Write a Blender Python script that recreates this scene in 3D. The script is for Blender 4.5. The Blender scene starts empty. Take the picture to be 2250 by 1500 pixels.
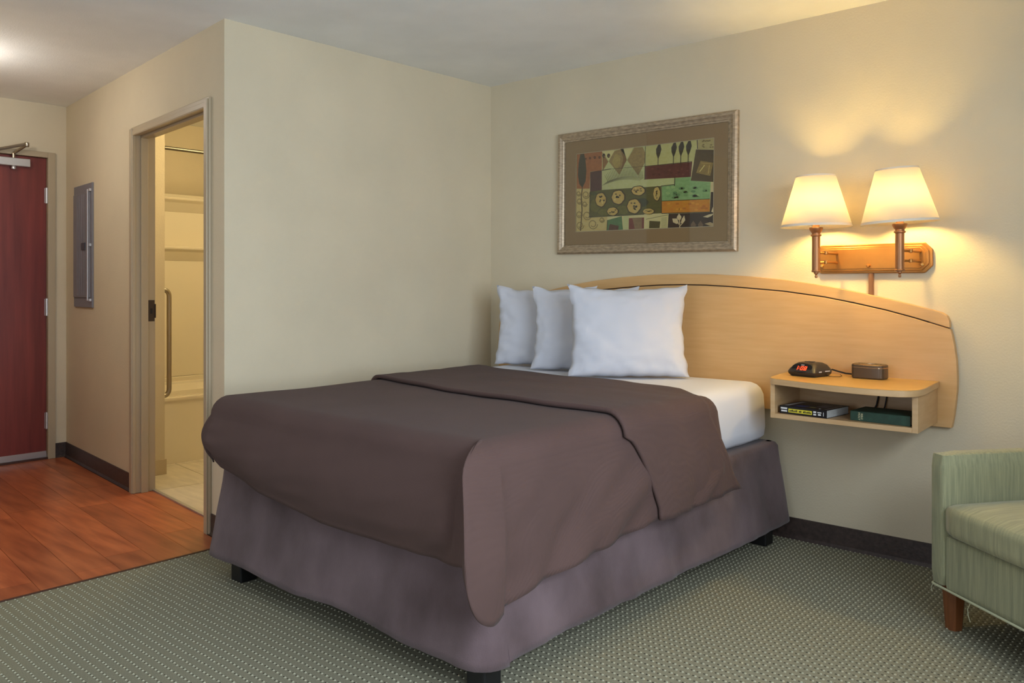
import bpy, bmesh, math, random
from mathutils import Vector, Matrix, noise
random.seed(7)
S = bpy.context.scene
C = S.collection
PI = math.pi

# ------------------------------------------------------------------ camera
CAM = Vector((3.6136, -3.8244, 1.1928)); YAW = -.7318; FPX = 1839.0; HY = 627.05
cd = bpy.data.cameras.new('camera'); cam = bpy.data.objects.new('camera', cd); C.objects.link(cam)
cam.location = CAM; cam.rotation_euler = (PI/2, 0, -YAW)
cd.sensor_width = 36; cd.lens = FPX/2250*36; cd.shift_y = -(750-HY)/2250; cd.clip_start = .05
S.camera = cam
# ------------------------------------------------------------------ view, world, lights
vs = S.view_settings
vs.view_transform = 'Standard'; vs.look = 'None'; vs.gamma = 1; vs.use_curve_mapping = False; vs.exposure = .35
w = bpy.data.worlds.new('world'); S.world = w; w.use_nodes = True
w.node_tree.nodes['Background'].inputs[0].default_value = (.62, .76, 1, 1)
w.node_tree.nodes['Background'].inputs[1].default_value = 1.0

def light(name, kind, loc, energy, col, size=.1, rot=(0, 0, 0), sy=None):
    d = bpy.data.lights.new(name, kind); d.energy = energy; d.color = col
    if kind == 'AREA':
        d.size = size
        if sy: d.shape = 'RECTANGLE'; d.size_y = sy
    else: d.shadow_soft_size = size
    o = bpy.data.objects.new(name, d); C.objects.link(o); o.location = loc; o.rotation_euler = rot
    return o
XW = 4.30                                                   # right wall with the window
light('window_daylight', 'AREA', (XW+.12, -2.6, 1.35), 98, (.78, .89, 1), 1.5, (0, math.radians(68), 0), 2.1)
light('rear_fill_light', 'AREA', (2.1, -5.68, 1.10), 24, (.84, .91, 1), 2.3, (math.radians(66), 0, 0), 1.7)  # added fill light, unseen behind the camera, lifts the headboard wall

# ------------------------------------------------------------------ helpers
def L(c):
    r = []
    for v in c:
        v = v/255; r.append(v/12.92 if v <= .04045 else ((v+.055)/1.055)**2.4)
    return tuple(r)+(1,)

def mat(name, col, rough=.6, metal=0, var=0, vscale=6, stretch=(1, 1, 1), bump=0, bscale=60, bstretch=None, col2=None, spec=.5, sheen=0, detail=4, coat=0, ramp=(.3, .7)):
    m = bpy.data.materials.new(name); m.use_nodes = True
    N = m.node_tree.nodes; K = m.node_tree.links; b = N['Principled BSDF']
    b.inputs['Roughness'].default_value = rough; b.inputs['Metallic'].default_value = metal
    b.inputs['Specular IOR Level'].default_value = spec; b.inputs['Base Color'].default_value = L(col)
    if sheen: b.inputs['Sheen Weight'].default_value = sheen; b.inputs['Sheen Roughness'].default_value = .5
    if coat: b.inputs['Coat Weight'].default_value = coat; b.inputs['Coat Roughness'].default_value = .15
    tc = N.new('ShaderNodeTexCoord')
    def noise_tex(scale, st, det=detail):
        mp = N.new('ShaderNodeMapping'); mp.inputs['Scale'].default_value = st
        K.new(tc.outputs['Object'], mp.inputs[0])
        t = N.new('ShaderNodeTexNoise'); t.inputs['Scale'].default_value = scale; t.inputs['Detail'].default_value = det
        K.new(mp.outputs[0], t.inputs['Vector']); return t
    if var or col2:
        t = noise_tex(vscale, stretch)
        r = N.new('ShaderNodeValToRGB'); r.color_ramp.elements[0].position = ramp[0]; r.color_ramp.elements[1].position = ramp[1]
        c1 = col; c2 = col2 or tuple(min(255, v*(1+var)) for v in col)
        if not col2: c1 = tuple(v*(1-var) for v in col)
        r.color_ramp.elements[0].color = L(c1); r.color_ramp.elements[1].color = L(c2)
        K.new(t.outputs['Fac'], r.inputs[0]); K.new(r.outputs[0], b.inputs['Base Color'])
    if bump:
        t = noise_tex(bscale, bstretch or (1, 1, 1), 2)
        bp = N.new('ShaderNodeBump'); bp.inputs['Strength'].default_value = bump; bp.inputs['Distance'].default_value = .004
        K.new(t.outputs['Fac'], bp.inputs['Height']); K.new(bp.outputs[0], b.inputs['Normal'])
    return m

def emit(name, col, s):
    m = bpy.data.materials.new(name); m.use_nodes = True; b = m.node_tree.nodes['Principled BSDF']
    b.inputs['Base Color'].default_value = L(col); b.inputs['Emission Color'].default_value = L(col); b.inputs['Emission Strength'].default_value = s
    return m

def link(name, me, m, parent=None, smooth=False, local=False):
    o = bpy.data.objects.new(name, me); C.objects.link(o)
    if m is not None:
        for x in (m if isinstance(m, (list, tuple)) else [m]): me.materials.append(x)
    if smooth:
        for p in me.polygons: p.use_smooth = True
    if parent:
        o.parent = parent
        if not local:
            inv = Matrix.LocRotScale(parent.location, parent.rotation_euler, None)
            if parent.parent:
                gp = parent.parent
                if parent.type == 'MESH': inv = Matrix.Identity(4) if parent.get('_w') else inv
            if parent.type == 'MESH': inv = Matrix.Identity(4)
            o.matrix_parent_inverse = inv.inverted()
    return o

def obj(name, bm, m, parent=None, smooth=False, local=False, bevel=0, angle=None, seg=2):
    bmesh.ops.recalc_face_normals(bm, faces=bm.faces)
    if bevel:
        es = [e for e in bm.edges if len(e.link_faces) == 2 and e.calc_face_angle(0) > .5]
        bmesh.ops.bevel(bm, geom=es, offset=bevel, segments=seg, affect='EDGES', profile=.5, clamp_overlap=True)
    me = bpy.data.meshes.new(name); bm.to_mesh(me); bm.free()
    if smooth and angle is None: angle = .7
    o = link(name, me, m, parent, smooth, local)
    if smooth: me.set_sharp_from_angle(angle=angle)
    return o

def tag(o, label, cat, group=None, kind=None):
    o['label'] = label; o['category'] = cat
    if group: o['group'] = group
    if kind: o['kind'] = kind
    return o
def thing(name, label, cat, loc, rz=0, group=None, kind=None):
    o = bpy.data.objects.new(name, None); C.objects.link(o); o.location = loc; o.rotation_euler = (0, 0, rz); o.empty_display_size = .1
    return tag(o, label, cat, group, kind)
def struct(name, bm, m, label, cat, **k):
    return tag(obj(name, bm, m, **k), label, cat, kind='structure')

def box(bm, a, b, M=None):
    x0, y0, z0 = a; x1, y1, z1 = b
    v = [bm.verts.new((x, y, z)) for x in (x0, x1) for y in (y0, y1) for z in (z0, z1)]
    for f in ((0, 1, 3, 2), (4, 6, 7, 5), (0, 4, 5, 1), (2, 3, 7, 6), (0, 2, 6, 4), (1, 5, 7, 3)): bm.faces.new([v[i] for i in f])
    if M is not None: bmesh.ops.transform(bm, matrix=M, verts=v)
    return bm
def B(*bs, M=None):
    bm = bmesh.new()
    for a, b in bs: box(bm, a, b, M)
    return bm
def prism(bm, pts, ax, d0, d1, M=None):
    """polygon of 2D points extruded along axis ax from d0 to d1"""
    def P(p, d):
        if ax == 'z': return (p[0], p[1], d)
        if ax == 'y': return (p[0], d, p[1])
        return (d, p[0], p[1])
    a = [bm.verts.new(P(p, d0)) for p in pts]; b = [bm.verts.new(P(p, d1)) for p in pts]
    bm.faces.new(a); bm.faces.new(b[::-1]); n = len(pts)
    for i in range(n): bm.faces.new((a[i], a[(i+1) % n], b[(i+1) % n], b[i]))
    if M is not None: bmesh.ops.transform(bm, matrix=M, verts=a+b)
    return bm
def lathe(bm, prof, c=(0, 0, 0), n=24, M=None, cap=True):
    rings = []
    for r, z in prof: rings.append([bm.verts.new((c[0]+r*math.cos(2*PI*i/n), c[1]+r*math.sin(2*PI*i/n), c[2]+z)) for i in range(n)])
    for a, b in zip(rings, rings[1:]):
        for i in range(n): bm.faces.new((a[i], a[(i+1) % n], b[(i+1) % n], b[i]))
    if cap: bm.faces.new(rings[0][::-1]); bm.faces.new(rings[-1])
    if M is not None: bmesh.ops.transform(bm, matrix=M, verts=[v for r in rings for v in r])
    return bm
def tube(bm, pts, r, n=10, taper=None):
    pts = [Vector(p) for p in pts]; rings = []; up = Vector((0, 0, 1)); prev = None
    for i, p in enumerate(pts):
        t = (pts[min(i+1, len(pts)-1)]-pts[max(i-1, 0)]).normalized()
        if prev is None:
            a = t.cross(up)
            if a.length < .01: a = t.cross(Vector((1, 0, 0)))
        else: a = prev-t*prev.dot(t)
        a.normalize(); prev = a; b = t.cross(a); rr = r if taper is None else r*taper[i]
        rings.append([bm.verts.new(p+(a*math.cos(2*PI*k/n)+b*math.sin(2*PI*k/n))*rr) for k in range(n)])
    for a, b in zip(rings, rings[1:]):
        for i in range(n): bm.faces.new((a[i], a[(i+1) % n], b[(i+1) % n], b[i]))
    bm.faces.new(rings[0][::-1]); bm.faces.new(rings[-1])
    return bm
def arcpath(pts, r=.03, n=5):
    """round the corners of a polyline"""
    pts = [Vector(p) for p in pts]; out = [pts[0]]
    for a, b, c in zip(pts, pts[1:], pts[2:]):
        u = (a-b).normalized(); v = (c-b).normalized(); p = b+u*r; q = b+v*r
        for i in range(n+1):
            t = i/n; out.append(p*(1-t)**2+b*2*t*(1-t)+q*t*t)
    return out+[pts[-1]]
def interp(x, tab):
    if x <= tab[0][0]: return tab[0][1]
    for (a, va), (b, vb) in zip(tab, tab[1:]):
        if x <= b:
            t = (x-a)/(b-a); t = t*t*(3-2*t) if False else t
            return va+(vb-va)*t
    return tab[-1][1]
def nz(x, y, z=0): return noise.noise(Vector((x, y, z)))
def rrect(x0, x1, y0, y1, r, n=6):
    pts = []
    for cx, cy, a0 in ((x1-r, y1-r, 0), (x0+r, y1-r, PI/2), (x0+r, y0+r, PI), (x1-r, y0+r, 1.5*PI)):
        for i in range(n+1):
            a = a0+PI/2*i/n; pts.append((cx+r*math.cos(a), cy+r*math.sin(a)))
    return pts

# ------------------------------------------------------------------ materials
M_wall = mat('wall_paint', (210, 197, 170), .82, bump=.22, bscale=120, var=.02, vscale=2)
M_ceil = mat('ceiling_paint', (240, 240, 236), .9, bump=.3, bscale=160, var=.02, vscale=3)
M_base = mat('vinyl_base', (64, 52, 48), .45, bump=.25, bscale=70, bstretch=(1, 1, 1.6), var=.15, vscale=60)
M_carpet = mat('carpet', (134, 131, 112), .95, bump=.5, bscale=420, var=.08, vscale=260, spec=.1)
M_tuft = mat('carpet_tuft', (168, 166, 144), .95, spec=.1)
M_pit = mat('carpet_pit', (72, 70, 60), .95, spec=.05)
M_strip = mat('transition_strip', (70, 38, 26), .5)
WOODS = [mat('laminate', tuple(v*k for v in (176, 100, 62)), .32, col2=tuple(v*k for v in (136, 68, 40)), vscale=2.2, stretch=(1.2, 9, 1), bump=.03, bscale=30, detail=7, ramp=(.35, .68)) for k in (1.08, 1.02, 1.13)]
M_sub = mat('subfloor', (60, 34, 22), .8)
M_door = mat('cherry_door', (130, 58, 52), .36, col2=(100, 42, 40), vscale=3, stretch=(7, 7, .5), detail=6)
M_frame = mat('door_frame_paint', (176, 160, 133), .38, spec=.6)
M_alu = mat('aluminium', (200, 200, 202), .35, metal=.8)
M_steel = mat('brushed_steel', (170, 160, 145), .28, metal=1)
M_panel = mat('panel_grey', (122, 120, 126), .45, spec=.5)
M_latch = mat('dark_latch', (52, 54, 66), .4)
M_maple = mat('maple', (214, 172, 118), .42, col2=(206, 162, 106), vscale=3.2, stretch=(1.5, 1, 14), detail=8, bump=.02, bscale=60)
M_maple2 = mat('maple_plain', (206, 172, 128), .42, col2=(196, 158, 112), vscale=4, stretch=(2, 2, 14), detail=8)
M_top_lit = mat('maple_top_lit', (214, 170, 98), .36, col2=(206, 158, 84), vscale=4, stretch=(2, 9, 1), detail=7)  # maple with the wall lamp's yellow glow painted into its colour
M_groove = mat('groove_dark', (50, 34, 26), .8)
M_sheet = mat('white_sheet', (208, 210, 219), .8, bump=.25, bscale=14, sheen=.1)
M_pillow = mat('white_pillowcase', (199, 200, 208), .8, bump=.35, bscale=11, sheen=.1)
M_skirt = mat('suede_skirt', (73, 59, 59), .95, col2=(110, 93, 96), vscale=4, stretch=(1, 1, .7), bump=.25, bscale=220, sheen=.15, detail=6, spec=.15)
M_legb = mat('black_plastic', (14, 14, 15), .5)
M_brass = mat('antique_brass', (176, 122, 62), .38, metal=.75, var=.06, vscale=8)
M_brass2 = mat('bronze_tube', (158, 112, 76), .38, metal=.65)
M_knob = mat('brass_knob', (235, 200, 130), .25, metal=.8)
M_clock = mat('clock_plastic', (44, 40, 38), .35, spec=.5)
M_screen = mat('clock_screen', (16, 12, 12), .12)
M_red = emit('clock_digits', (255, 60, 28), 3)
M_silver = mat('silver_mark', (215, 210, 205), .4)
M_cube = mat('cube_brown', (92, 76, 60), .3, metal=.35)
M_cubetop = mat('cube_top', (120, 100, 66), .35, metal=.35)
M_gold = mat('rose_gold_trim', (205, 170, 130), .2, metal=.9)
M_black = mat('black_slot', (18, 15, 12), .6)
M_white = mat('white_mark', (225, 225, 225), .6)
M_bookk = mat('book_black', (24, 22, 26), .35)
M_pages = mat('book_pages', (188, 190, 188), .9, bump=.4, bscale=60, bstretch=(.2, .2, 20))
M_yel = mat('book_yellow', (222, 208, 60), .5)
M_green = mat('green_cloth', (36, 64, 50), .6, var=.12, vscale=40)
M_goldtxt = mat('gold_letters', (225, 215, 170), .5)
M_chair = mat('sage_upholstery', (158, 156, 122), .9, col2=(130, 132, 104), vscale=14, stretch=(9, 9, .5), bump=.3, bscale=380, sheen=.2, detail=5, spec=.15)
M_seat = mat('sage_cushion', (164, 160, 124), .9, col2=(136, 136, 106), vscale=14, stretch=(8, .5, .5), bump=.3, bscale=380, sheen=.2, detail=5, spec=.15)
M_pipe = mat('piping_cream', (178, 180, 150), .8)
M_cleg = mat('walnut_leg', (128, 76, 40), .4, col2=(100, 56, 28), vscale=9, stretch=(6, 6, .6), detail=6)
M_tile = mat('bath_tile', (214, 204, 184), .35, var=.05, vscale=6, stretch=(1, 5, 1), detail=6)
M_grout = mat('grout', (140, 128, 108), .9)
M_tub = mat('tub_acrylic', (236, 226, 204), .12, coat=.5)
M_ftile = mat('base_tile', (196, 180, 150), .4)
M_mat = mat('picture_mount', (178, 146, 100), .85)
M_pframe = mat('pewter_frame', (172, 154, 130), .38, metal=.55, var=.12, vscale=40, stretch=(1, 1, 3), bump=.08, bscale=90)
M_plastic = mat('lamp_diffuser', (240, 238, 230), .5)
M_curb = mat('window_frame_white', (225, 225, 222), .5)

def twill():
    m = mat('brown_twill', (83, 64, 60), .88, sheen=.04, spec=.15, var=.04, vscale=3)
    N = m.node_tree.nodes; K = m.node_tree.links
    tc = N['Texture Coordinate']; wv = N.new('ShaderNodeTexWave'); wv.inputs['Scale'].default_value = 95; wv.inputs['Distortion'].default_value = .4
    wv.bands_direction = 'X'
    bp = N.new('ShaderNodeBump'); bp.inputs['Strength'].default_value = .25; bp.inputs['Distance'].default_value = .002
    K.new(tc.outputs['Object'], wv.inputs['Vector']); K.new(wv.outputs['Fac'], bp.inputs['Height']); K.new(bp.outputs[0], N['Principled BSDF'].inputs['Normal'])
    return m
M_twill = twill()

def shade_mat():
    m = bpy.data.materials.new('lamp_shade_fabric'); m.use_nodes = True; N = m.node_tree.nodes; K = m.node_tree.links
    N.remove(N['Principled BSDF']); out = N['Material Output']
    d = N.new('ShaderNodeBsdfDiffuse'); d.inputs[0].default_value = L((240, 238, 232))
    t = N.new('ShaderNodeBsdfTranslucent'); t.inputs[0].default_value = L((250, 245, 238))
    mx = N.new('ShaderNodeMixShader'); mx.inputs[0].default_value = .68
    K.new(d.outputs[0], mx.inputs[1]); K.new(t.outputs[0], mx.inputs[2]); K.new(mx.outputs[0], out.inputs[0])
    return m
M_shade = shade_mat()
M_bulb = emit('bulb_glow', (255, 214, 126), 235)
M_strim = mat('shade_trim', (226, 214, 196), .8)
def glass_mat(name, r=.02, ior=1.45):
    m = bpy.data.materials.new(name); m.use_nodes = True; N = m.node_tree.nodes; K = m.node_tree.links
    N.remove(N['Principled BSDF']); out = N['Material Output']
    a = N.new('ShaderNodeBsdfTransparent'); g = N.new('ShaderNodeBsdfGlossy'); g.inputs['Roughness'].default_value = r
    f = N.new('ShaderNodeFresnel'); f.inputs[0].default_value = ior; mx = N.new('ShaderNodeMixShader')
    K.new(f.outputs[0], mx.inputs[0]); K.new(a.outputs[0], mx.inputs[1]); K.new(g.outputs[0], mx.inputs[2]); K.new(mx.outputs[0], out.inputs[0])
    return m
M_glass = glass_mat('clear_glass')

# ------------------------------------------------------------------ the room
H = 2.44
TH = .0994; LB = 1.8132; DH = 2.6334
E = Vector((0, -LB, 0)); DB = Vector((-math.cos(TH), math.sin(TH), 0)); NB = Vector((-math.sin(TH), -math.cos(TH), 0))
F = E+DB*DH; XF = F.x                                       # hall corner by the entry door
# local frame of the hall wall: local x = t along DB, local y = offset into the hall, z up
MH = Matrix(((DB.x, NB.x, 0, E.x), (DB.y, NB.y, 0, E.y), (0, 0, 1, 0), (0, 0, 0, 1)))
YB = -5.6; XL_ = -.30; YH_ = -3.0

struct('wall_back', B(((XF-.12, 0, -.05), (XW+.12, .12, H+.05))), M_wall, 'long beige textured wall behind the headboard and framed picture', 'wall')
struct('wall_left', prism(bmesh.new(), [(0, 0), (-.12, 0), (-.12, -LB+.13), (0, -LB)], 'z', 0, H), M_wall, 'beige wall along the left side of the bed ending at outside corner', 'wall')
bm = bmesh.new()
prism(bm, [(0, 0), (.165, 0), (.165, -.11), (.03, -.11)], 'z', 0, H, MH); box(bm, (1.235, -.11, 0), (DH+.05, 0, H), MH); box(bm, (.165, -.11, 2.075), (1.235, 0, H), MH)
struct('wall_hall', bm, M_wall, 'beige hallway wall holding the bathroom doorway and breaker panel', 'wall')
struct('wall_entry', B(((XF-.12, YH_, 0), (XF, -2.63, H)), ((XF-.12, -1.63, 0), (XF, 0, H)), ((XF-.12, -2.63, 2.105), (XF, -1.63, H))), M_wall, 'beige end wall of the hall around the cherry entry door', 'wall')
struct('wall_closet', B(((XF-.12, YH_-.12, 0), (XL_, YH_, H)), ((XL_-.12, YB, 0), (XL_, YH_-.12, H))), M_wall, 'beige wall opposite the bathroom outside the frame', 'wall')
WY0, WY1, WZ0, WZ1 = -3.85, -1.65, .62, 2.22
struct('wall_right', B(((XW, YB, 0), (XW+.12, WY0, H)), ((XW, WY1, 0), (XW+.12, 0, H)), ((XW, WY0, 0), (XW+.12, WY1, WZ0)), ((XW, WY0, WZ1), (XW+.12, WY1, H))), M_wall, 'beige window wall to the right outside the frame', 'wall')
GX0, GX1, GZ1 = .9, 3.3, 2.25
struct('wall_front', B(((XL_-.12, YB-.12, 0), (GX0, YB, H)), ((GX1, YB-.12, 0), (XW+.12, YB, H)), ((GX0, YB-.12, GZ1), (GX1, YB, H)), ((GX0, YB-.12, 0), (GX1, YB, .3))), M_wall, 'beige wall behind the camera with opening added for fill light', 'wall')
struct('ceiling', B(((XF-.2, YB-.12, H), (XW+.12, .12, H+.1))), M_ceil, 'off-white lightly textured ceiling over room and hall', 'ceiling')
def window(name, lab, bs, pane):
    t = thing(name, lab, 'window', ((bs[0][0][0]+bs[0][1][0])/2, (bs[0][0][1]+bs[0][1][1])/2, bs[0][0][2]), kind='structure')
    obj('window_frame', B(*bs), M_curb, t); obj('pane', B(pane), M_glass, t)
q = .05
window('window_1', 'white framed window in the right wall outside the frame', [((XW+.02, WY0, WZ0), (XW+.07, WY1, WZ0+q)), ((XW+.02, WY0, WZ1-q), (XW+.07, WY1, WZ1)), ((XW+.02, WY0, WZ0), (XW+.07, WY0+q, WZ1)), ((XW+.02, WY1-q, WZ0), (XW+.07, WY1, WZ1)), ((XW+.02, -2.77, WZ0), (XW+.07, -2.73, WZ1))], ((XW+.04, WY0+q, WZ0+q), (XW+.045, WY1-q, WZ1-q)))
window('window_fill', 'unseen white framed window added behind the camera for fill light', [((GX0, YB-.07, .3), (GX1, YB-.02, .35)), ((GX0, YB-.07, GZ1-q), (GX1, YB-.02, GZ1)), ((GX0, YB-.07, .3), (GX0+q, YB-.02, GZ1)), ((GX1-q, YB-.07, .3), (GX1, YB-.02, GZ1)), ((2.08, YB-.07, .3), (2.12, YB-.02, GZ1))], ((GX0+q, YB-.05, .35), (GX1-q, YB-.045, GZ1-q)))  # unseen window added around the rear fill light

# floors -----------------------------------------------------------
XS = .07
fl = struct('floor', prism(bmesh.new(), [(XS, -LB-.2), (XS, YB-.1), (XW+.1, YB-.1), (XW+.1, .05), (0, .05), (0, -LB+.05), (XS, -LB+.02)], 'z', -.06, 0), M_carpet, 'grey-green patterned carpet with rows of small tufts', 'carpet')
# tufts and pits of the carpet: a regular lattice
tb = bmesh.new(); pb = bmesh.new()
ax, ay = .0215, .0300
FW = Vector((math.sin(YAW), math.cos(YAW))); RT = Vector((math.cos(YAW), -math.sin(YAW)))
j = 0
y = -.02
while y > -3.5:
    x = XS+.012+(j % 2)*.0
    while x < 3.6:
        d = Vector((x-CAM.x, y-CAM.y)); dep = d.dot(FW); lat = d.dot(RT)
        inside = dep > .9 and abs(lat) < dep*.66+.15 and CAM.z/dep*FPX < 950
        under = (.62 < x < 1.80 and y > -1.95)
        if inside and not under and not (x < .5 and y > -1.75):
            jx = x+random.uniform(-.0015, .0015); jy = y+random.uniform(-.0015, .0015)
            r = .0034; h = .0030
            vb = [tb.verts.new((jx+.0035+a*r, jy+b*r, .0002)) for a, b in ((-1, -1), (1, -1), (1, 1), (-1, 1))]
            vt = [tb.verts.new((jx+.0035+a*r*.5, jy+b*r*.5, h)) for a, b in ((-1, -1), (1, -1), (1, 1), (-1, 1))]
            tb.faces.new(vt)
            for k in range(4): tb.faces.new((vb[k], vb[(k+1) % 4], vt[(k+1) % 4], vt[k]))
            pv = [pb.verts.new((jx-.0045+a*.0032, jy+.001+b*.0028, .0006)) for a, b in ((-1, -1), (1, -1), (1, 1), (-1, 1))]
            pb.faces.new(pv)
        x += ax
    y -= ay; j += 1
o = obj('carpet_tufts', tb, M_tuft, fl); o['kind'] = 'stuff'
o = obj('carpet_pits', pb, M_pit, fl); o['kind'] = 'stuff'

fh = struct('floor_hall', prism(bmesh.new(), [(XS, -LB+.02), (XS, YH_-.1), (XF-.1, YH_-.1), (XF-.1, F.y+.1), ((E+DB*1.3-NB*.097).x, (E+DB*1.3-NB*.097).y), ((E+DB*.05-NB*.097).x, (E+DB*.05-NB*.097).y)], 'z', -.06, -.003), M_sub, 'reddish wood-look plank floor of the entry hall', 'floor')
def clip(poly, px, py, nx, ny):
    out = []
    for (a, b) in zip(poly, poly[1:]+poly[:1]):
        da = (a[0]-px)*nx+(a[1]-py)*ny; db = (b[0]-px)*nx+(b[1]-py)*ny
        if da >= 0: out.append(a)
        if (da >= 0) != (db >= 0):
            t = da/(da-db); out.append((a[0]+(b[0]-a[0])*t, a[1]+(b[1]-a[1])*t))
    return out
rows = [-.095, .019, .175, .331, .487, .643, .799, .955, 1.111, 1.267, 1.423, 1.579]
g = .0008; pi_ = 0
for r0, r1 in zip(rows, rows[1:]):
    t = -.6-random.random()*.9
    lim0, lim1 = (.19, 1.21) if r0 < 0 else (-.6, 3.2)
    while t < 3.2:
        t0, t1 = max(t, lim0), min(t+1.22, lim1); t += 1.22
        if t1-t0 < .02: continue
        q4 = [(t0+g, r0+g), (t1-g, r0+g), (t1-g, r1-g), (t0+g, r1-g)]
        w4 = [((E+DB*a+NB*b).x, (E+DB*a+NB*b).y) for a, b in q4]
        for pl in ((XS-.006, 0, -1, 0), (XF, 0, 1, 0), (0, YH_, 0, 1)): w4 = clip(w4, *pl) if len(w4) > 2 else w4
        if len(w4) < 3: continue
        obj('plank', prism(bmesh.new(), w4, 'z', -.003, 0), WOODS[pi_ % 3], fh); pi_ += 1
tag(obj('trim_1', B(((XS-.007, YH_, -.002), (XS+.006, -LB+.0, .003))), M_strip), 'thin dark strip where plank floor meets the carpet', 'trim', kind='structure')
fb = struct('floor_bathroom', prism(bmesh.new(), [(-.1, -LB+.11), ((E+DB*.05-NB*.097).x, (E+DB*.05-NB*.097).y), ((E+DB*1.6-NB*.097).x, (E+DB*1.6-NB*.097).y), (XF, -1.4), (XF, 0), (-.1, 0)], 'z', -.05, .001), M_grout, 'pale stone tile floor of the bathroom', 'floor')
T0 = Vector((-1.13, -1.235, 0)); ta = DB*-1; tn = NB*-1; sz = .62
for i in range(-3, 3):
    for k in range(-1, 3):
        p = T0+ta*(i*sz)+tn*(k*sz); gg = .002
        w4 = [(p+ta*a+tn*b) for a, b in ((gg, gg), (sz-gg, gg), (sz-gg, sz-gg), (gg, sz-gg))]
        w4 = [(v.x, v.y) for v in w4]
        e0 = E-NB*.108
        for pl in ((e0.x, e0.y, -NB.x, -NB.y), (-1.80, 0, 1, 0), (-.12, 0, -1, 0), (0, 0, 0, -1)): w4 = clip(w4, *pl) if len(w4) > 2 else w4
        if len(w4) < 3: continue
        obj('tile', prism(bmesh.new(), w4, 'z', .001, .005), M_tile, fb)
tag(obj('trim_2', B(((.19, -.112, 0), (1.21, -.092, .008)), M=MH), M_alu), 'pale metal threshold strip in the bathroom doorway', 'trim', kind='structure')

# baseboards ----------------------------------------------------------
def cove(t0, t1, M, y=0):
    return prism(bmesh.new(), [(0, 0), (.014, 0), (.012, .004), (.006, .014), (.005, .099), (0, .1)], 'x', t0, t1, M)
MB_back = Matrix(((1, 0, 0, 0), (0, -1, 0, 0), (0, 0, 1, 0), (0, 0, 0, 1)))
struct('baseboard_back', cove(0, XW, MB_back), M_base, 'dark brown vinyl baseboard below the headboard wall', 'baseboard')
struct('baseboard_hall', cove(1.262, DH, MH), M_base, 'dark vinyl baseboard along hall wall under breaker panel', 'baseboard')
struct('baseboard_corner', cove(.0, .142, MH), M_base, 'short dark baseboard between bathroom doorway and bed corner', 'baseboard')
MB_left = Matrix(((0, 1, 0, 0), (-1, 0, 0, 0), (0, 0, 1, 0), (0, 0, 0, 1)))
struct('baseboard_left', cove(0, LB+.005, MB_left), M_base, 'dark vinyl baseboard on the wall left of the bed', 'baseboard')
MB_ent = Matrix(((0, 1, 0, XF), (-1, 0, 0, 0), (0, 0, 1, 0), (0, 0, 0, 1)))
struct('baseboard_entry', cove(-F.y, 1.627, MB_ent), M_base, 'tiny piece of dark baseboard right of the entry door', 'baseboard')

# entry door -----------------------------------------------------------
d1 = thing('door_1', 'cherry wood entry door with closer and hinges at hall end', 'door', (XF, -2.13, 0), kind='structure')
obj('door_leaf', B(((XF-.055, -2.585, .03), (XF-.012, -1.676, 2.068))), M_door, d1, bevel=.002)
obj('door_frame', B(((XF-.11, -1.674, 0), (XF+.018, -1.627, 2.108)), ((XF-.11, -2.633, 0), (XF+.018, -2.587, 2.108)), ((XF-.11, -2.587, 2.07), (XF+.018, -1.674, 2.108))), M_frame, d1, bevel=.003)
obj('door_stop', B(((XF-.10, -1.69, 0), (XF-.058, -1.674, 2.07)), ((XF-.1, -2.587, 2.055), (XF-.058, -1.674, 2.07))), M_frame, d1)
for z0, z1 in ((1.757, 1.867), (.983, 1.105), (.205, .321)):
    h = obj('hinge', lathe(bmesh.new(), [(.007, z0), (.009, z0+.002), (.009, z1-.002), (.007, z1)], (XF-.004, -1.677, 0), 12), M_alu, d1, smooth=True)
    obj('hinge_leaf', B(((XF-.012, -1.688, z0+.004), (XF-.009, -1.678, z1-.004))), M_alu, h)
obj('kick_sweep', B(((XF-.014, -2.585, .012), (XF-.004, -1.678, .055))), M_alu, d1, bevel=.002)
obj('threshold', B(((XF-.11, -2.587, 0), (XF+.012, -1.674, .012))), M_strip, d1)
cl = obj('door_closer', B(((XF-.012, -2.22, 1.992), (XF+.034, -1.79, 2.046))), M_alu, d1, bevel=.004)
obj('closer_arm', tube(tube(bmesh.new(), [(XF+.02, -1.89, 2.075), (XF+.10, -1.835, 2.130)], .010, 8), [(XF+.10, -1.835, 2.135), (XF+.05, -2.0, 2.085), (XF+.03, -2.09, 2.078)], .010, 8), M_steel, cl, smooth=True)
obj('closer_pivot', lathe(lathe(bmesh.new(), [(.011, 2.046), (.011, 2.078), (.006, 2.082)], (XF+.02, -1.89, 0), 12), [(.013, 2.116), (.015, 2.12), (.015, 2.142), (.010, 2.147)], (XF+.10, -1.835, 0), 12), M_steel, cl, smooth=True)
obj('closer_shoe', B(((XF+.018, -2.14, 2.068), (XF+.045, -1.98, 2.09))), M_steel, cl, bevel=.004)
obj('closer_cap', lathe(bmesh.new(), [(.004, 1.968), (.014, 1.972), (.016, 1.982), (.012, 1.992)], (XF+.015, -1.888, 0), 14), M_alu, cl, smooth=True)

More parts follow.
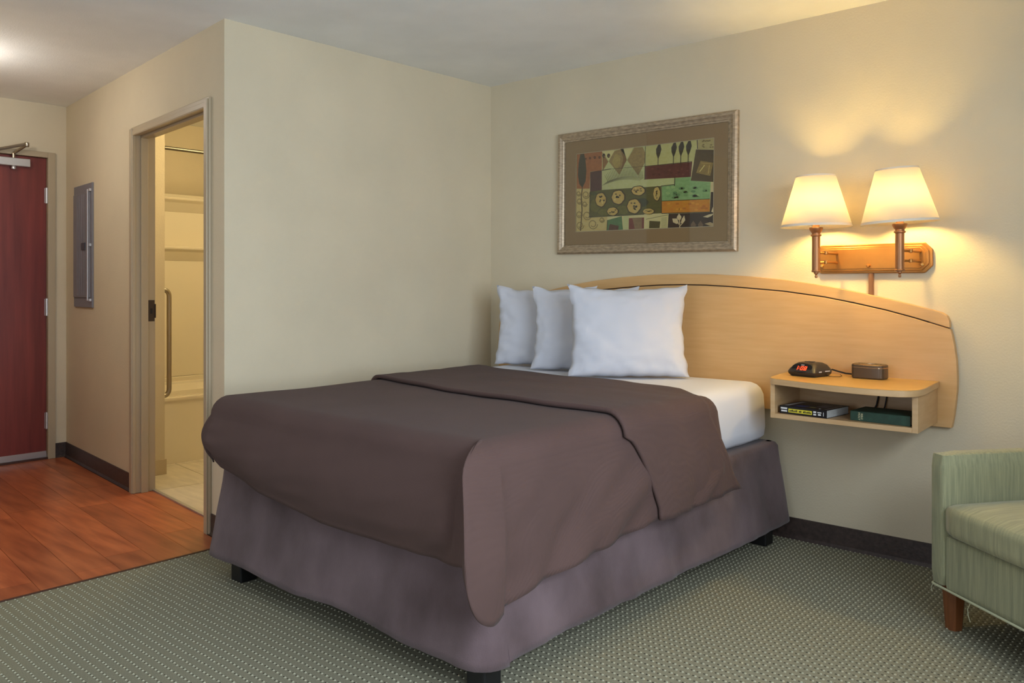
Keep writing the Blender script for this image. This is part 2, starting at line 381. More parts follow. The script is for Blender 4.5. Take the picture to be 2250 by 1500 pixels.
# bathroom doorway -----------------------------------------------------
d2 = thing('door_2', 'taupe metal frame of the open bathroom doorway', 'doorway', tuple(E+DB*.7), kind='structure')
obj('jamb', B(((1.21, -.11, 0), (1.236, .02, 2.078)), ((1.196, -.066, 0), (1.21, -.026, 2.055)), M=MH), M_frame, d2, bevel=.002)
obj('jamb', B(((.164, -.11, 0), (.188, .02, 2.078)), ((.188, -.066, 0), (.202, -.026, 2.055)), M=MH), M_frame, d2, bevel=.002)
obj('head_jamb', B(((.188, -.11, 2.054), (1.21, .02, 2.078)), ((.188, -.066, 2.040), (1.21, -.026, 2.054)), M=MH), M_frame, d2, bevel=.002)
def casing(t0, t1):
    return prism(prism(bmesh.new(), [(t0, 0), (t1, 0), (t1, .014), (t0, .020)] if t0 > .5 else [(t0, 0), (t1, 0), (t1, .020), (t0, .014)], 'z', 0, 2.098, MH), [(t0+.008, .015), (t1-.008, .015), (t1-.008, .024), (t0+.008, .024)], 'z', 0, 2.09, MH)
obj('casing', casing(1.205, 1.26), M_frame, d2, bevel=.003); obj('casing', casing(.142, .193), M_frame, d2, bevel=.003)
obj('head_casing', B(((.193, 0, 2.05), (1.205, .018, 2.098)), M=MH), M_frame, d2, bevel=.003)
sp = obj('strike_plate', B(((1.207, -.104, .985), (1.2095, -.068, 1.108)), ((1.200, -.110, 1.005), (1.207, -.104, 1.085)), M=MH), mat('strike_bronze', (74, 62, 54), .4, metal=.6), d2)
obj('strike_hole', B(((1.2055, -.092, 1.03), (1.2068, -.08, 1.06)), M=MH), M_black, sp)

# breaker panel --------------------------------------------------------
ep = thing('electrical_panel', 'narrow grey metal breaker panel set in the hall wall', 'breaker panel', tuple(E+DB*2.2+Vector((0, 0, 1.05))))
obj('panel_trim', B(((1.998, 0, 1.05), (2.40, .012, 1.857)), M=MH), M_panel, ep, bevel=.002)
pd_ = obj('panel_door', B(((2.03, .012, 1.115), (2.385, .020, 1.80)), M=MH), M_panel, ep, bevel=.002)
for k in range(5): obj('rib', B(((2.09+k*.05, .020, 1.125), (2.105+k*.05, .0225, 1.79)), M=MH), M_panel, pd_)
obj('hinge_rail', B(((2.045, .020, 1.095), (2.062, .028, 1.815)), M=MH), M_alu, pd_, bevel=.002)
obj('latch', B(((2.10, .020, 1.425), (2.18, .028, 1.472)), M=MH), M_latch, pd_, bevel=.002)
for z in (1.19, 1.44, 1.70):
    obj('screw', B(((2.388, .012, z-.006), (2.398, .016, z+.006)), M=MH), M_alu, ep)
for z in (1.10, 1.455, 1.81): obj('hinge_pin', B(((2.012, .012, z-.008), (2.04, .024, z+.008)), M=MH), M_alu, ep)

# bathroom -------------------------------------------------------------
struct('wall_alcove', B(((XF, -1.54, 0), (-1.545, -1.36, H))), M_wall, 'short warm-lit wall end beside the shower', 'wall')
tag(obj('baseboard_tile', B(((-1.545, -1.50, .005), (-1.533, -1.352, .10))), M_ftile, bevel=.002), 'beige tile base on short wall beside the bathtub', 'baseboard', kind='structure')
tubt = thing('bathtub', 'glossy cream bathtub with plain apron behind bathroom doorway', 'bathtub', (-2.18, -.7, 0))
bm = bmesh.new()
prism(bm, [(-1.80, 0), (-1.80, .41), (-1.79, .425), (-1.79, .447), (-1.87, .447), (-1.90, .40), (-1.92, .15), (-2.4, .12), (-2.47, .40), (-2.5, .447), (-2.545, .46), (-2.545, .50), (-2.56, .50), (-2.56, 0)], 'y', -1.355, -.01)
obj('tub_shell', bm, M_tub, tubt, bevel=.006)
for y_ in (-1.355, -.10): obj('tub_end', B(((-2.5, y_, .1), (-1.85, y_+.088, .447))), M_tub, tubt, bevel=.01)
su = thing('shower_surround', 'cream moulded shower surround with two long shelves', 'shower wall', (-2.58, -.7, .5))
obj('back_panel', B(((-2.575, -1.355, .5), (-2.555, -.01, 1.888))), M_tub, su, bevel=.004)
obj('end_panel', B(((-2.555, -.03, .5), (-1.82, -.01, 1.888))), M_tub, su, bevel=.004)
for z in (1.84, 1.468): obj('shelf', prism(bmesh.new(), [(-2.555, z-.09), (-2.50, z-.02), (-2.47, z), (-2.47, z+.02), (-2.555, z+.02)], 'y', -1.35, -.03), M_tub, su, bevel=.006)
tag(obj('curtain_rod', tube(bmesh.new(), [(-1.80, -1.36, 2.105), (-1.80, 0, 2.105)], .0125, 14), mat('rod_steel', (120, 114, 102), .38, metal=1), smooth=True), 'chrome shower curtain rod spanning above the bathtub', 'curtain rod')
gb = thing('grab_bar', 'brushed steel vertical grab bar beside the shower', 'grab bar', (-1.62, -1.36, .5))
obj('bar', tube(bmesh.new(), arcpath([(-1.635, -1.36, 1.165), (-1.635, -1.288, 1.165), (-1.635, -1.288, .485), (-1.635, -1.36, .485)], .045, 6), .0155, 14), M_steel, gb, smooth=True)
for z in (1.165, .485): obj('flange', tube(bmesh.new(), [(-1.635, -1.36, z), (-1.635, -1.352, z)], .035, 18), M_steel, gb)
bl = thing('bathroom_light', 'round warm ceiling light inside the bathroom out of view', 'ceiling light', (-1.15, -.75, H))
obj('lamp_base', lathe(bmesh.new(), [(.15, 0), (.15, -.02), (.14, -.03)], (-1.15, -.75, H), 32), M_alu, bl)
obj('bathroom_bulb', lathe(bmesh.new(), [(.135, -.03), (.13, -.06), (.09, -.085), (.03, -.095)], (-1.15, -.75, H), 32), emit('bath_glow', (255, 224, 160), 2), bl, smooth=True)
light('bathroom_lamp', 'POINT', (-1.15, -.75, H-.16), 21, (1, .82, .46), .1)
hl = thing('hall_light', 'round ceiling light in the hall out of view', 'ceiling light', (-1.50, -2.62, H))
obj('lamp_base', lathe(bmesh.new(), [(.15, 0), (.15, -.02), (.14, -.03)], (-1.50, -2.62, H), 32), M_alu, hl)
obj('hall_bulb', lathe(bmesh.new(), [(.135, -.03), (.13, -.06), (.09, -.085), (.03, -.095)], (-1.50, -2.62, H), 32), emit('hall_glow', (255, 240, 220), 2), hl, smooth=True)
light('hall_lamp', 'POINT', (-1.50, -2.62, H-.16), 10, (1, .95, .90), .1)

# ------------------------------------------------------------------ bed
BX0, BX1, BYF, BYH = .43, 1.93, -2.08, -.045
bed = thing('bed_base', 'low bed base in brown suede skirt on black feet', 'bed', ((BX0+BX1)/2, -1.05, 0))
def ringmesh(rings, cap0=True, cap1=False):
    bm = bmesh.new(); R = [[bm.verts.new(p) for p in r] for r in rings]; n = len(R[0])
    for a, b in zip(R, R[1:]):
        for i in range(n): bm.faces.new((a[i], a[(i+1) % n], b[(i+1) % n], b[i]))
    if cap0: bm.faces.new(R[0])
    if cap1: bm.faces.new(R[-1][::-1])
    return bm
def dense(x0, x1, y0, y1, r, step=.03):
    """rounded rectangle, dense points with outward normals and arc length"""
    out = []
    segs = [((x1, y0+r), (x1, y1-r), (1, 0)), ((x1-r, y1), (x0+r, y1), (0, 1)), ((x0, y1-r), (x0, y0+r), (-1, 0)), ((x0+r, y0), (x1-r, y0), (0, -1))]
    cen = [((x1-r, y1-r), 0), ((x0+r, y1-r), PI/2), ((x0+r, y0+r), PI), ((x1-r, y0+r), 1.5*PI)]
    for (a, b, n), (c, a0) in zip(segs, cen):
        l = math.hypot(b[0]-a[0], b[1]-a[1]); k = max(2, int(l/step))
        for i in range(k): out.append((a[0]+(b[0]-a[0])*i/k, a[1]+(b[1]-a[1])*i/k, *n))
        for i in range(9):
            an = a0+PI/2*i/8
            if i < 8 or True: out.append((c[0]+r*math.cos(an), c[1]+r*math.sin(an), math.cos(an), math.sin(an)))
    # drop duplicates
    o2 = []
    for p in out:
        if not o2 or math.hypot(p[0]-o2[-1][0], p[1]-o2[-1][1]) > 1e-4: o2.append(p)
    return o2
path = dense(BX0, BX1, BYF, BYH, .06)
rings = []
prof = [(-.10, .462), (-.03, .464), (-.012, .460), (0, .445)]+[(0, .445-(.445-.105)*k/14) for k in range(1, 15)]
for off, z in prof:
    r = []
    for i, (x, y, nx, ny) in enumerate(path):
        t = max(0, (.445-z)/.34); fl_ = .055*t**1.1
        if y > -.2 and ny > .5: fl_ *= .1
        fold = .010*t*nz(i*.16, 3.1)+.006*t*nz(i*.5, 9.)+.004*nz(x*9, y*9, z*9)
        zz = z
        if t > .9: zz = z+.012*nz(i*.09, 5.5)-.016*max(0, 1-math.hypot(x-BX1, y-BYF)/.35)
        r.append((x+nx*(off+fl_+fold), y+ny*(off+fl_+fold if ny < .5 else off), zz))
    rings.append(r)
sk = obj('bed_skirt', ringmesh(rings), M_skirt, bed, smooth=True, angle=1.2)
sm = sk.modifiers.new('thickness', 'SOLIDIFY'); sm.thickness = .004; sm.offset = -1
for x, y in ((.50, -2.055), (1.85, -2.055), (1.855, -.205), (.50, -.16)):
    obj('leg', B(((x-.005, y-.005, 0), (x+.07, y+.07, .2))), M_legb, bed, bevel=.006)
def warp(bm):
    for v in bm.verts:
        w_ = min(1, max(0, (v.co.y+1.35)/1.3)); f_ = min(1, max(0, (1.1-v.co.x)/.75)); v.co.x -= .20*w_*f_
    return bm
# mattress under a fitted sheet
MX0, MX1, MY0, MY1, MZ0, MZ1 = .44, 1.868, -2.05, -.046, .470, .738
path = dense(MX0, MX1, MY0, MY1, .09, .035); rings = []
prof = [(-.088, MZ1), (-.055, MZ1-.004), (-.028, MZ1-.014), (-.010, MZ1-.032), (0, MZ1-.06), (.008, .60), (.010, .53), (.004, .49), (-.02, MZ0)]
for off, z in prof:
    r = []
    for i, (x, y, nx, ny) in enumerate(path):
        wv = .004*nz(x*12, y*12, z*30)+(.003*nz(i*.9, z*8) if z < .7 else 0)
        cx = x+nx*(off+wv); cy = y+ny*(off+wv); r.append((cx, cy, z+.003*nz(x*5, y*5)))
    rings.append(r)
mt = tag(obj('mattress', warp(ringmesh(rings, True, True)), M_sheet, smooth=True, angle=1.2), 'thick mattress in a tight white fitted sheet', 'mattress')

# blanket ------------------------------------------------------------------
XR, XLb, YF, RC = 2.0, .445, -2.15, .075
ZT = .750
hemR = [(-2.10, .285), (-1.96, .312), (-1.7, .343), (-1.45, .352), (-1.28, .370), (-.5, .367)]
hemF = [(.44, .56), (.50, .535), (.58, .487), (.86, .432), (1.256, .395), (1.6, .39), (1.93, .40)]
cols = []      # (p0, rim, nrm, hem, kind, coordinate)
CcR = (XR-RC, YF+RC); CcL = (XLb+RC, YF+RC)
YHB = -.80
n = 44
for i in range(n+1):
    y = YHB+(CcR[1]-YHB)*i/n
    cols.append(((XR-RC, y), (XR, y), (1, 0), (XR+.028+.014*nz(y*4, 1.7)+.01*nz(y*9, 4), y-.02*max(0, (i/n-.8)/.2), interp(y, hemR)), 'R', y))
flap = [(0, (2.038, -2.095, .285)), (10, (2.05, -2.145, .258)), (20, (2.054, -2.19, .270)), (30, (2.054, -2.232, .305)), (37, (2.052, -2.256, .355)), (42, (2.045, -2.266, .405)), (46, (2.020, -2.250, .425)), (52, (1.982, -2.212, .425)), (60, (1.965, -2.19, .41)), (75, (1.93, -2.18, .402)), (90, (1.90, -2.176, .399))]
for k in range(1, 46):
    a = 2*k; an = math.radians(a); h = [sum(interp(a+da, [(q[0], q[1][c]) for q in flap]) for da in (-4, -2, 0, 2, 4))/5 for c in range(3)]
    sp_ = max(0, min(1, (a-6)/34))**1.3 if a <= 41 else max(0, 1-(a-41)/13)
    sp_ = sp_*sp_*(3-2*sp_)
    cols.append((CcR, (CcR[0]+RC*math.cos(an)+.018*sp_, CcR[1]-RC*math.sin(an)-.105*sp_), (math.cos(an), -math.sin(an)), tuple(h), 'C', a))
n = 40
for i in range(1, n+1):
    x = CcR[0]+(CcL[0]-CcR[0])*i/n
    cols.append(((x, YF+RC), (x, YF), (0, -1), (min(x, 1.9) if i < 3 else x, YF-.022+.010*nz(x*4, 7.7), interp(x, hemF)), 'F', x))
for k in range(1, 19):
    a = 5*k; an = math.radians(a)
    rim = (CcL[0]-RC*math.sin(an), CcL[1]-RC*math.cos(an))
    cols.append((CcL, rim, (-math.sin(an), -math.cos(an)), (rim[0]-.012*math.sin(an), rim[1]-.012*math.cos(an), .485+.04*math.sin(2*an)), 'D', a))
n = 44
for i in range(1, n+1):
    y = CcL[1]+(YHB-CcL[1])*i/n
    cols.append(((XLb+RC, y), (XLb, y), (-1, 0), (XLb-.012, y, .49), 'L', y))
bm = bmesh.new(); NR = 22; grid = []
def topz(x, y):
    return ZT+.006*nz(x*1.6, y*1.6, 2)+.003*nz(x*5, y*5, 1)
for p0, rim, nn, hem, kind, s in cols:
    z0 = topz(*p0); col = []
    for k in range(7):
        a = PI/2*k/6; col.append(Vector((p0[0]+(rim[0]-p0[0])*math.sin(a), p0[1]+(rim[1]-p0[1])*math.sin(a), z0-RC*(1-math.cos(a)))))
    top = col[-1].copy(); hv = Vector(hem)
    for k in range(1, NR+1):
        t = k/NR; p = top.lerp(hv, t)
        if kind == 'C':
            e_ = t**(.6 if s < 44 else .8); p.x = top.x+(hv.x-top.x)*e_; p.y = top.y+(hv.y-top.y)*e_
        if kind in 'FD': bul = .030*math.sin(PI*min(1, t*1.05))-.014*max(0, t-.75)/.25
        elif kind == 'R': bul = .010*math.sin(PI*t)
        elif kind == 'C' and s < 42: bul = .014*math.sin(PI*t)*(1-s/60)
        else: bul = .012*math.sin(PI*t)
        wr = 0
        if kind == 'R':
            wr = .024*t*nz(s*3.0+t*1.6, t*1.2, 3)+.016*t*nz(s*8+t*3.5, t*2.0, 8)
            dn = max(0, min(1, (-1.3-s)/.5)); ph = (s+2.15)*1.0-(1-t)*.34; wr += dn*t*.022*(abs(math.sin(ph*13))-.5)*(1 if t > .25 else t*4)
        if kind == 'F': wr = .010*t*nz(s*2.2, t*2.0, 5)+.005*nz(s*6+t*6, t*3, 2)+.022*t*max(0, (s-1.6)/.3)*nz(s*13+t*5, t*2.0, 6)
        if kind == 'C': wr = .005*t*nz(s*.05, t*3, 3)
        p += Vector((nn[0], nn[1], 0))*(bul+wr); col.append(p)
    grid.append(col)
V = [[bm.verts.new(p) for p in c] for c in grid]
for a, b in zip(V, V[1:]):
    for k in range(len(a)-1): bm.faces.new((a[k], b[k], b[k+1], a[k+1]))
# top sheet
NX, NY = 40, 44; x0, x1 = XLb+RC, XR-RC; y0, y1 = YF+RC, YHB
G = [[bm.verts.new((x0+(x1-x0)*i/NX, y0+(y1-y0)*k/NY, topz(x0+(x1-x0)*i/NX, y0+(y1-y0)*k/NY))) for k in range(NY+1)] for i in range(NX+1)]
for i in range(NX):
    for k in range(NY): bm.faces.new((G[i][k], G[i+1][k], G[i+1][k+1], G[i][k+1]))
bmesh.ops.remove_doubles(bm, verts=bm.verts, dist=.0008)
blk = tag(obj('blanket', warp(bm), M_twill, smooth=True, angle=1.6), 'dark brown twill blanket draped over foot of the bed', 'blanket')
sm = blk.modifiers.new('thickness', 'SOLIDIFY'); sm.thickness = .006; sm.offset = -1
# turned-back band of the blanket
bm = bmesh.new(); RB = RC+.008
foldT = [(.30, -1.27), (.51, -1.31), (1.12, -1.42), (1.66, -1.475), (1.92, -1.465), (2.0, -1.47)]
headT = [(.30, -.46), (.645, -.585), (1.135, -.67), (1.45, -.645), (1.79, -.735), (1.93, -.84), (2.0, -.87)]
sec = []       # cross-section: (x, z, nx, nz_, side parameter)
xa, xb = XLb-.014, XR+.014; zt = ZT+.016
for k in range(8): sec.append((xa, .50+(zt-RB-.50)*k/8, -1, 0, -1+k/8))
for k in range(7): a = PI/2*k/6; sec.append((xa+RB-RB*math.cos(a), zt-RB+RB*math.sin(a), -math.cos(a), math.sin(a), 0))
for k in range(1, 40): sec.append((xa+RB+(xb-xa-2*RB)*k/40, zt, 0, 1, 0))
for k in range(7): a = PI/2*k/6; sec.append((xb-RB+RB*math.sin(a), zt-RB+RB*math.cos(a), math.sin(a), math.cos(a), 0))
for k in range(1, 17): sec.append((xb+.024*(k/16), zt-RB-(zt-RB-.366)*k/16, 1, 0, k/16))
NJ = 30; rowsv = []
for x, z, nx, nzz, sd in sec:
    yf = interp(x, foldT); yh = interp(x, headT)
    if sd > 0: yf = -1.47+(1.47-1.285)*min(1, sd*1.15)**.6; yh = -.87+(.87-.655)*sd
    r = []
    for k in range(NJ+5):
        if k < 5: v = -.002*[2.4, 4.2, 4.6, 3.6, 1.6][k] if False else 0; 
        if k < 5:
            yy = yf+[.016, .003, -.004, 0, .010][k]; off = [-.0135, -.0115, -.003, .006, .006][k]
        else:
            t = (k-4)/NJ; yy = yf+.010+(yh-yf-.010)*t; off = .006*(1-t)**2-.006*t
        nn_ = .004*nz(x*3, yy*7, z*3)
        if nzz > .9: nn_ += .005*nz(x*.9+4, yy*11, 1)
        if sd > 0: nn_ += .020*sd*nz(yy*7+sd*.8, sd*.7, 3)+.010*sd*nz(yy*15, sd, 6)
        nn_ *= min(1, max(.15, k/8)); off += nn_
        zz = z+(topz(max(XLb, min(XR, x)), yy)-ZT)+nzz*off
        if sd >= 1: zz += .006*nz(yy*8, 2)
        r.append(bm.verts.new((x+nx*off, yy, zz)))
    rowsv.append(r)
for a, b in zip(rowsv, rowsv[1:]):
    for k in range(len(a)-1): bm.faces.new((a[k], b[k], b[k+1], a[k+1]))
fbnd = obj('folded_band', warp(bm), M_twill, blk, smooth=True, angle=1.8)
sm = fbnd.modifiers.new('thickness', 'SOLIDIFY'); sm.thickness = .004; sm.offset = -1

# pillows --------------------------------------------------------------
def pillow(label, lb, rb, h, T, lean, seed, roll=0):
    a = Vector((lb[0], lb[1], 0)); b = Vector((rb[0], rb[1], 0)); W = (b-a).length; u = (b-a).normalized(); nrm = Vector((u.y, -u.x, 0))
    up = Vector((0, 0, 1))*math.cos(lean)-nrm*math.sin(lean); fr = nrm*math.cos(lean)+Vector((0, 0, 1))*math.sin(lean)
    mid = (a+b)/2; N = 40; bm = bmesh.new()
    def P(i, k, s):
        p = -1+2*i/N; q = -1+2*k/N
        ex = 1-.075*(1-q*q)*abs(p)**3+.02*(abs(p*q))**6; ey = 1-(.085 if q > 0 else .03)*(1-p*p)*abs(q)**3+.05*(abs(p*q))**6
        X = W/2*p*ex; Z = h/2*q*ey
        th = T*((1-p*p)*(1-q*q))**.42*(1-.18*q)
        edge = max(abs(p), abs(q)); wrk = 0
        if edge < .995:
            g_ = (1-edge)**.3
            wrk = .009*nz(p*3+seed, q*3, s)+.017*edge**2*g_*nz(p*6+seed, q*6, s*3)+.012*edge**3*g_*nz(p*13+q*5, q*13+seed, s)
        X += .012*nz(q*5+seed, 2.2)*abs(p)**6; Z += .012*nz(p*4, seed+1.1)*abs(q)**6
        o_ = s*max(th+wrk, .35*th)
        if Z < -h/2+.02 and False: Z = -h/2
        return mid+u*(X*math.cos(roll)-Z*math.sin(roll))+up*(h/2+X*math.sin(roll)+Z*math.cos(roll))+fr*o_+Vector((0, 0, MZ1+.006))
    for s in (1, -1):
        vv = [[bm.verts.new(P(i, k, s)) for k in range(N+1)] for i in range(N+1)]
        for i in range(N):
            for k in range(N): bm.faces.new((vv[i][k], vv[i+1][k], vv[i+1][k+1], vv[i][k+1]))
    bmesh.ops.remove_doubles(bm, verts=bm.verts, dist=.0005)
    zmin = min(v.co.z for v in bm.verts)
    for v in bm.verts:
        if v.co.z < MZ1+.009: v.co.z = MZ1+.009+.15*(v.co.z-MZ1-.009) if False else MZ1+.009
    return tag(obj('pillow', bm, M_pillow, smooth=True, angle=1.0), label, 'pillow', 'white bed pillows')
pillow('white pillow nearest the wall corner, leftmost and hindmost of three', (.35, -.34), (.90, -.135), .44, .062, .10, 1.3)
pillow('middle white pillow, partly hidden behind the front pillow', (.70, -.43), (1.20, -.165), .44, .062, .14, 4.7)
pillow('front white pillow showing its whole face, rightmost of three', (1.075, -.585), (1.53, -.215), .455, .085, .20, 8.1)

# ------------------------------------------------------------------ headboard
hbd = thing('headboard', 'wide arched maple headboard fixed to the wall behind the bed', 'headboard', (1.38, 0, .6))
XC = 1.38
R_side = [(2.651, .602), (2.660, .65), (2.666, .70), (2.672, .76), (2.673, .808), (2.670, .88), (2.662, .945), (2.654, .985)]
groove = [(2.647, 1.014), (2.56, 1.040), (2.49, 1.060), (2.386, 1.087), (2.25, 1.116), (2.123, 1.140), (1.924, 1.166), (1.66, 1.187), (1.52, 1.1945), (1.38, 1.197)]
topa = [(2.643, 1.045), (2.634, 1.066), (2.615, 1.080), (2.58, 1.090), (2.491, 1.113), (2.40, 1.135), (2.301, 1.157), (2.19, 1.179), (2.077, 1.199), (1.924, 1.221), (1.74, 1.238), (1.56, 1.249), (1.38, 1.252)]
mir = lambda pts: [(2*XC-x, z) for x, z in reversed(pts)]
gd = [(x, z-.0025) for x, z in groove]; gu = [(x-(.002 if i == 0 else 0), z+.0025) for i, (x, z) in enumerate(groove)]
main = R_side+gd+mir(gd)[1:]+mir(R_side)
obj('main_panel', prism(bmesh.new(), main, 'y', -.001, -.03), M_maple, hbd, bevel=.0025)
band = gu+mir(gu)[1:]+[(2*XC-x, z) for x, z in topa]+list(reversed(topa))[1:]
bb = []
for p in band:
    if not bb or math.hypot(p[0]-bb[-1][0], p[1]-bb[-1][1]) > 1e-5: bb.append(p)
obj('arched_rail', prism(bmesh.new(), bb, 'y', -.001, -.03), M_maple, hbd, bevel=.0025)
strip = [(x, z-.02) for x, z in groove[1:]]+[(x, z-.02) for x, z in mir(groove[1:])[1:]]; strip = strip+[(x, z+.04) for x, z in reversed(strip)]
obj('groove_backing', prism(bmesh.new(), strip, 'y', -.0005, -.022), M_groove, hbd)

# floating nightstand -------------------------------------------------------
ns = thing('nightstand', 'floating maple nightstand with open shelf fixed to headboard', 'nightstand', (2.3, -.03, .62))
ZN = .793
def catmull(pts, n=6):
    out = []
    P_ = [pts[0]]+pts+[pts[-1]]
    for a, b, c, d in zip(P_, P_[1:], P_[2:], P_[3:]):
        for k in range(n):
            t = k/n; out.append(tuple(.5*((2*b[i])+(-a[i]+c[i])*t+(2*a[i]-5*b[i]+4*c[i]-d[i])*t*t+(-a[i]+3*b[i]-3*c[i]+d[i])*t**3) for i in (0, 1)))
    return out+[pts[-1]]
slab = catmull([(1.965, -.031), (1.985, -.20), (2.005, -.33), (2.03, -.385), (2.08, -.405), (2.20, -.442), (2.32, -.472), (2.44, -.485), (2.53, -.482), (2.59, -.465), (2.625, -.42), (2.634, -.34), (2.622, -.20), (2.606, -.031)])
obj('top', prism(bmesh.new(), slab, 'z', ZN-.026, ZN-.001), M_maple2, ns, bevel=.002)
obj('top_lamplight', prism(bmesh.new(), [(x+(2.3-x)*.004, y) for x, y in slab], 'z', ZN-.001, ZN), M_top_lit, ns)  # thin skin on the slab that carries the painted lamplight
ZB = .620
def sidep(x0, x1, x0f, x1f): return prism(bmesh.new(), [(x0, -.031), (x1, -.031), (x1f, -.372), (x0f, -.372)], 'z', ZB, ZN-.026)
obj('side_panel', sidep(1.992, 2.012, 2.020, 2.040), M_maple2, ns, bevel=.0015)
obj('side_panel', sidep(2.578, 2.598, 2.598, 2.620), M_maple2, ns, bevel=.0015)
obj('bottom_panel', prism(bmesh.new(), [(2.012, -.031), (2.578, -.031), (2.598, -.372), (2.45, -.375), (2.04, -.372)], 'z', ZB, ZB+.02), M_maple2, ns, bevel=.0015)
obj('back_panel', B(((2.012, -.045, ZB+.02), (2.578, -.032, ZN-.026))), M_maple2, ns)
tag(obj('power_cord', tube(tube(bmesh.new(), arcpath([(2.372, -.05, .765), (2.370, -.055, .72), (2.36, -.06, .665), (2.34, -.07, .643)], .015, 4), .0035, 8), arcpath([(2.40, -.05, .765), (2.404, -.055, .72), (2.395, -.06, .66), (2.38, -.06, .643)], .015, 4), .003, 8), M_black, smooth=True), 'dark power cords hanging inside the nightstand shelf', 'cord')

# alarm clock: local frame x right, y back, z up, turned towards the room's left
ac = thing('alarm_clock', 'small black alarm clock with red digits on the nightstand', 'alarm clock', (2.115, -.185, ZN), math.radians(-12))
def wedge(bm, rows_):
    R = [[bm.verts.new(p) for p in r] for r in rows_]; n = len(R[0])
    for a, b in zip(R, R[1:]):
        for i in range(n): bm.faces.new((a[i], a[(i+1) % n], b[(i+1) % n], b[i]))
    bm.faces.new(R[0][::-1]); bm.faces.new(R[-1]); return bm
def cring(w, f, b, z, rr=.018): return [(x, y, z) for x, y in rrect(-w, w, f, b, rr, 3)]
body = wedge(bmesh.new(), [cring(.060, -.056, .062, .0), cring(.068, -.066, .074, .010), cring(.070, -.069, .078, .020), cring(.066, -.060, .076, .032), cring(.054, -.042, .066, .050), cring(.042, -.030, .050, .059), cring(.030, -.016, .036, .061)])
cb = obj('clock_body', body, M_clock, ac, smooth=True, local=True, angle=.5)
# sloping face
fa, fz = Vector((0, -.0685, .0150)), Vector((0, -.0360, .0570)); fd = (fz-fa).normalized(); fn = Vector((0, -fd.z, fd.y)); fn = Vector((0, -abs(fn.y), abs(fn.z)))
def facept(x, v, o=.002): p = fa+fd*v+fn*o; return (x, p.y, p.z)
def facequad(bm, x0, v0, x1, v1, o): bm.faces.new([bm.verts.new(facept(*q, o)) for q in ((x0, v0), (x1, v0), (x1, v1), (x0, v1))])
bm = bmesh.new()
fp = [facept(.050*math.cos(2*PI*k/28)*(1 if True else 1), .026+.024*math.copysign(abs(math.sin(2*PI*k/28))**.7, math.sin(2*PI*k/28)), .0035) for k in range(28)]
fpb = [facept(.050*math.cos(2*PI*k/28), .026+.024*math.copysign(abs(math.sin(2*PI*k/28))**.7, math.sin(2*PI*k/28)), -.012) for k in range(28)]
va = [bm.verts.new(p) for p in fp]; vb = [bm.verts.new(p) for p in fpb]; bm.faces.new(va)
for k in range(28): bm.faces.new((va[k], va[(k+1) % 28], vb[(k+1) % 28], vb[k]))
scr = obj('display_face', bm, M_screen, ac, local=True)
segs = {'0': 'abcdef', '1': 'bc', '8': 'abcdefg', '9': 'abcdfg', '2': 'abged', '3': 'abgcd'}
bm = bmesh.new(); cwid, chei, th_ = .0125, .020, .0032; v0 = .015
for ch, x in (('1', -.030), (':', -.012), ('0', -.004), ('8', .013)):
    if ch == ':':
        for v in (.005, .013): facequad(bm, x, v0+v, x+.003, v0+v+.003, .0042)
        continue
    sg = {'a': (0, chei-th_, cwid, chei), 'd': (0, 0, cwid, th_), 'g': (0, chei/2-th_/2, cwid, chei/2+th_/2), 'f': (0, chei/2, th_, chei), 'b': (cwid-th_, chei/2, cwid, chei), 'e': (0, 0, th_, chei/2), 'c': (cwid-th_, 0, cwid, chei/2)}
    for s in segs[ch]:
        a = sg[s]; facequad(bm, x+a[0], v0+a[1], x+a[2], v0+a[3], .0042)
obj('digits', bm, M_red, ac, local=True)
bm = bmesh.new(); facequad(bm, -.008, .040, .008, .043, .0042); obj('brand_bar', bm, M_silver, ac, local=True)
obj('button', B(((-.02, -.006, .0595), (.02, .004, .0635))), M_clock, ac, local=True, bevel=.001)
obj('button', B(((-.016, .012, .0595), (.016, .022, .0632))), M_clock, ac, local=True, bevel=.001)
for a in (((.0690, -.030, .021), (.0706, -.012, .025)), ((.0690, .015, .022), (.0706, .05, .026))): obj('side_label', B(a), M_silver, ac, local=True)
tag(obj('clock_cord', tube(tube(bmesh.new(), catmull3([(2.165, -.13, ZN+.02), (2.19, -.105, ZN+.026), (2.23, -.085, ZN+.016), (2.265, -.075, ZN+.008)]) if False else [(2.174, -.108, ZN+.022), (2.185, -.10, ZN+.026), (2.21, -.10, ZN+.020), (2.24, -.09, ZN+.012), (2.275, -.085, ZN+.010)], .0035, 8), [(2.18, -.16, ZN+.004), (2.215, -.17, ZN+.002), (2.238, -.15, ZN+.002), (2.235, -.12, ZN+.003), (2.22, -.10, ZN+.006)], .0012, 6), M_black, smooth=True), 'black cord running between alarm clock and charging cube', 'cord')
# charging cube
cu = thing('charging_cube', 'brown rectangular power outlet cube with gold rim on nightstand', 'power outlet', (2.352, -.115, ZN), math.radians(-2)); cu.scale = (1, 1, 1.18)
ro = lambda w, d, z, r: [(x, y, z) for x, y in rrect(-w, w, -d, d, r, 5)]
cbody = obj('cube_body', wedge(bmesh.new(), [ro(.066, .036, .001, .018), ro(.069, .039, .005, .02), ro(.069, .039, .040, .02)]), M_cube, cu, smooth=True, local=True, angle=.6)
obj('gold_trim', wedge(bmesh.new(), [ro(.0696, .0396, .040, .02), ro(.0696, .0396, .0425, .02)]), M_gold, cu, local=True)
obj('rim', wedge(bmesh.new(), [ro(.069, .039, .0425, .02), ro(.069, .039, .049, .02), ro(.066, .036, .052, .018)]), M_cube, cu, smooth=True, local=True, angle=.6)
obj('rim_edge', wedge(bmesh.new(), [ro(.0665, .0365, .0515, .018), ro(.064, .034, .0528, .017)]), M_gold, cu, local=True)
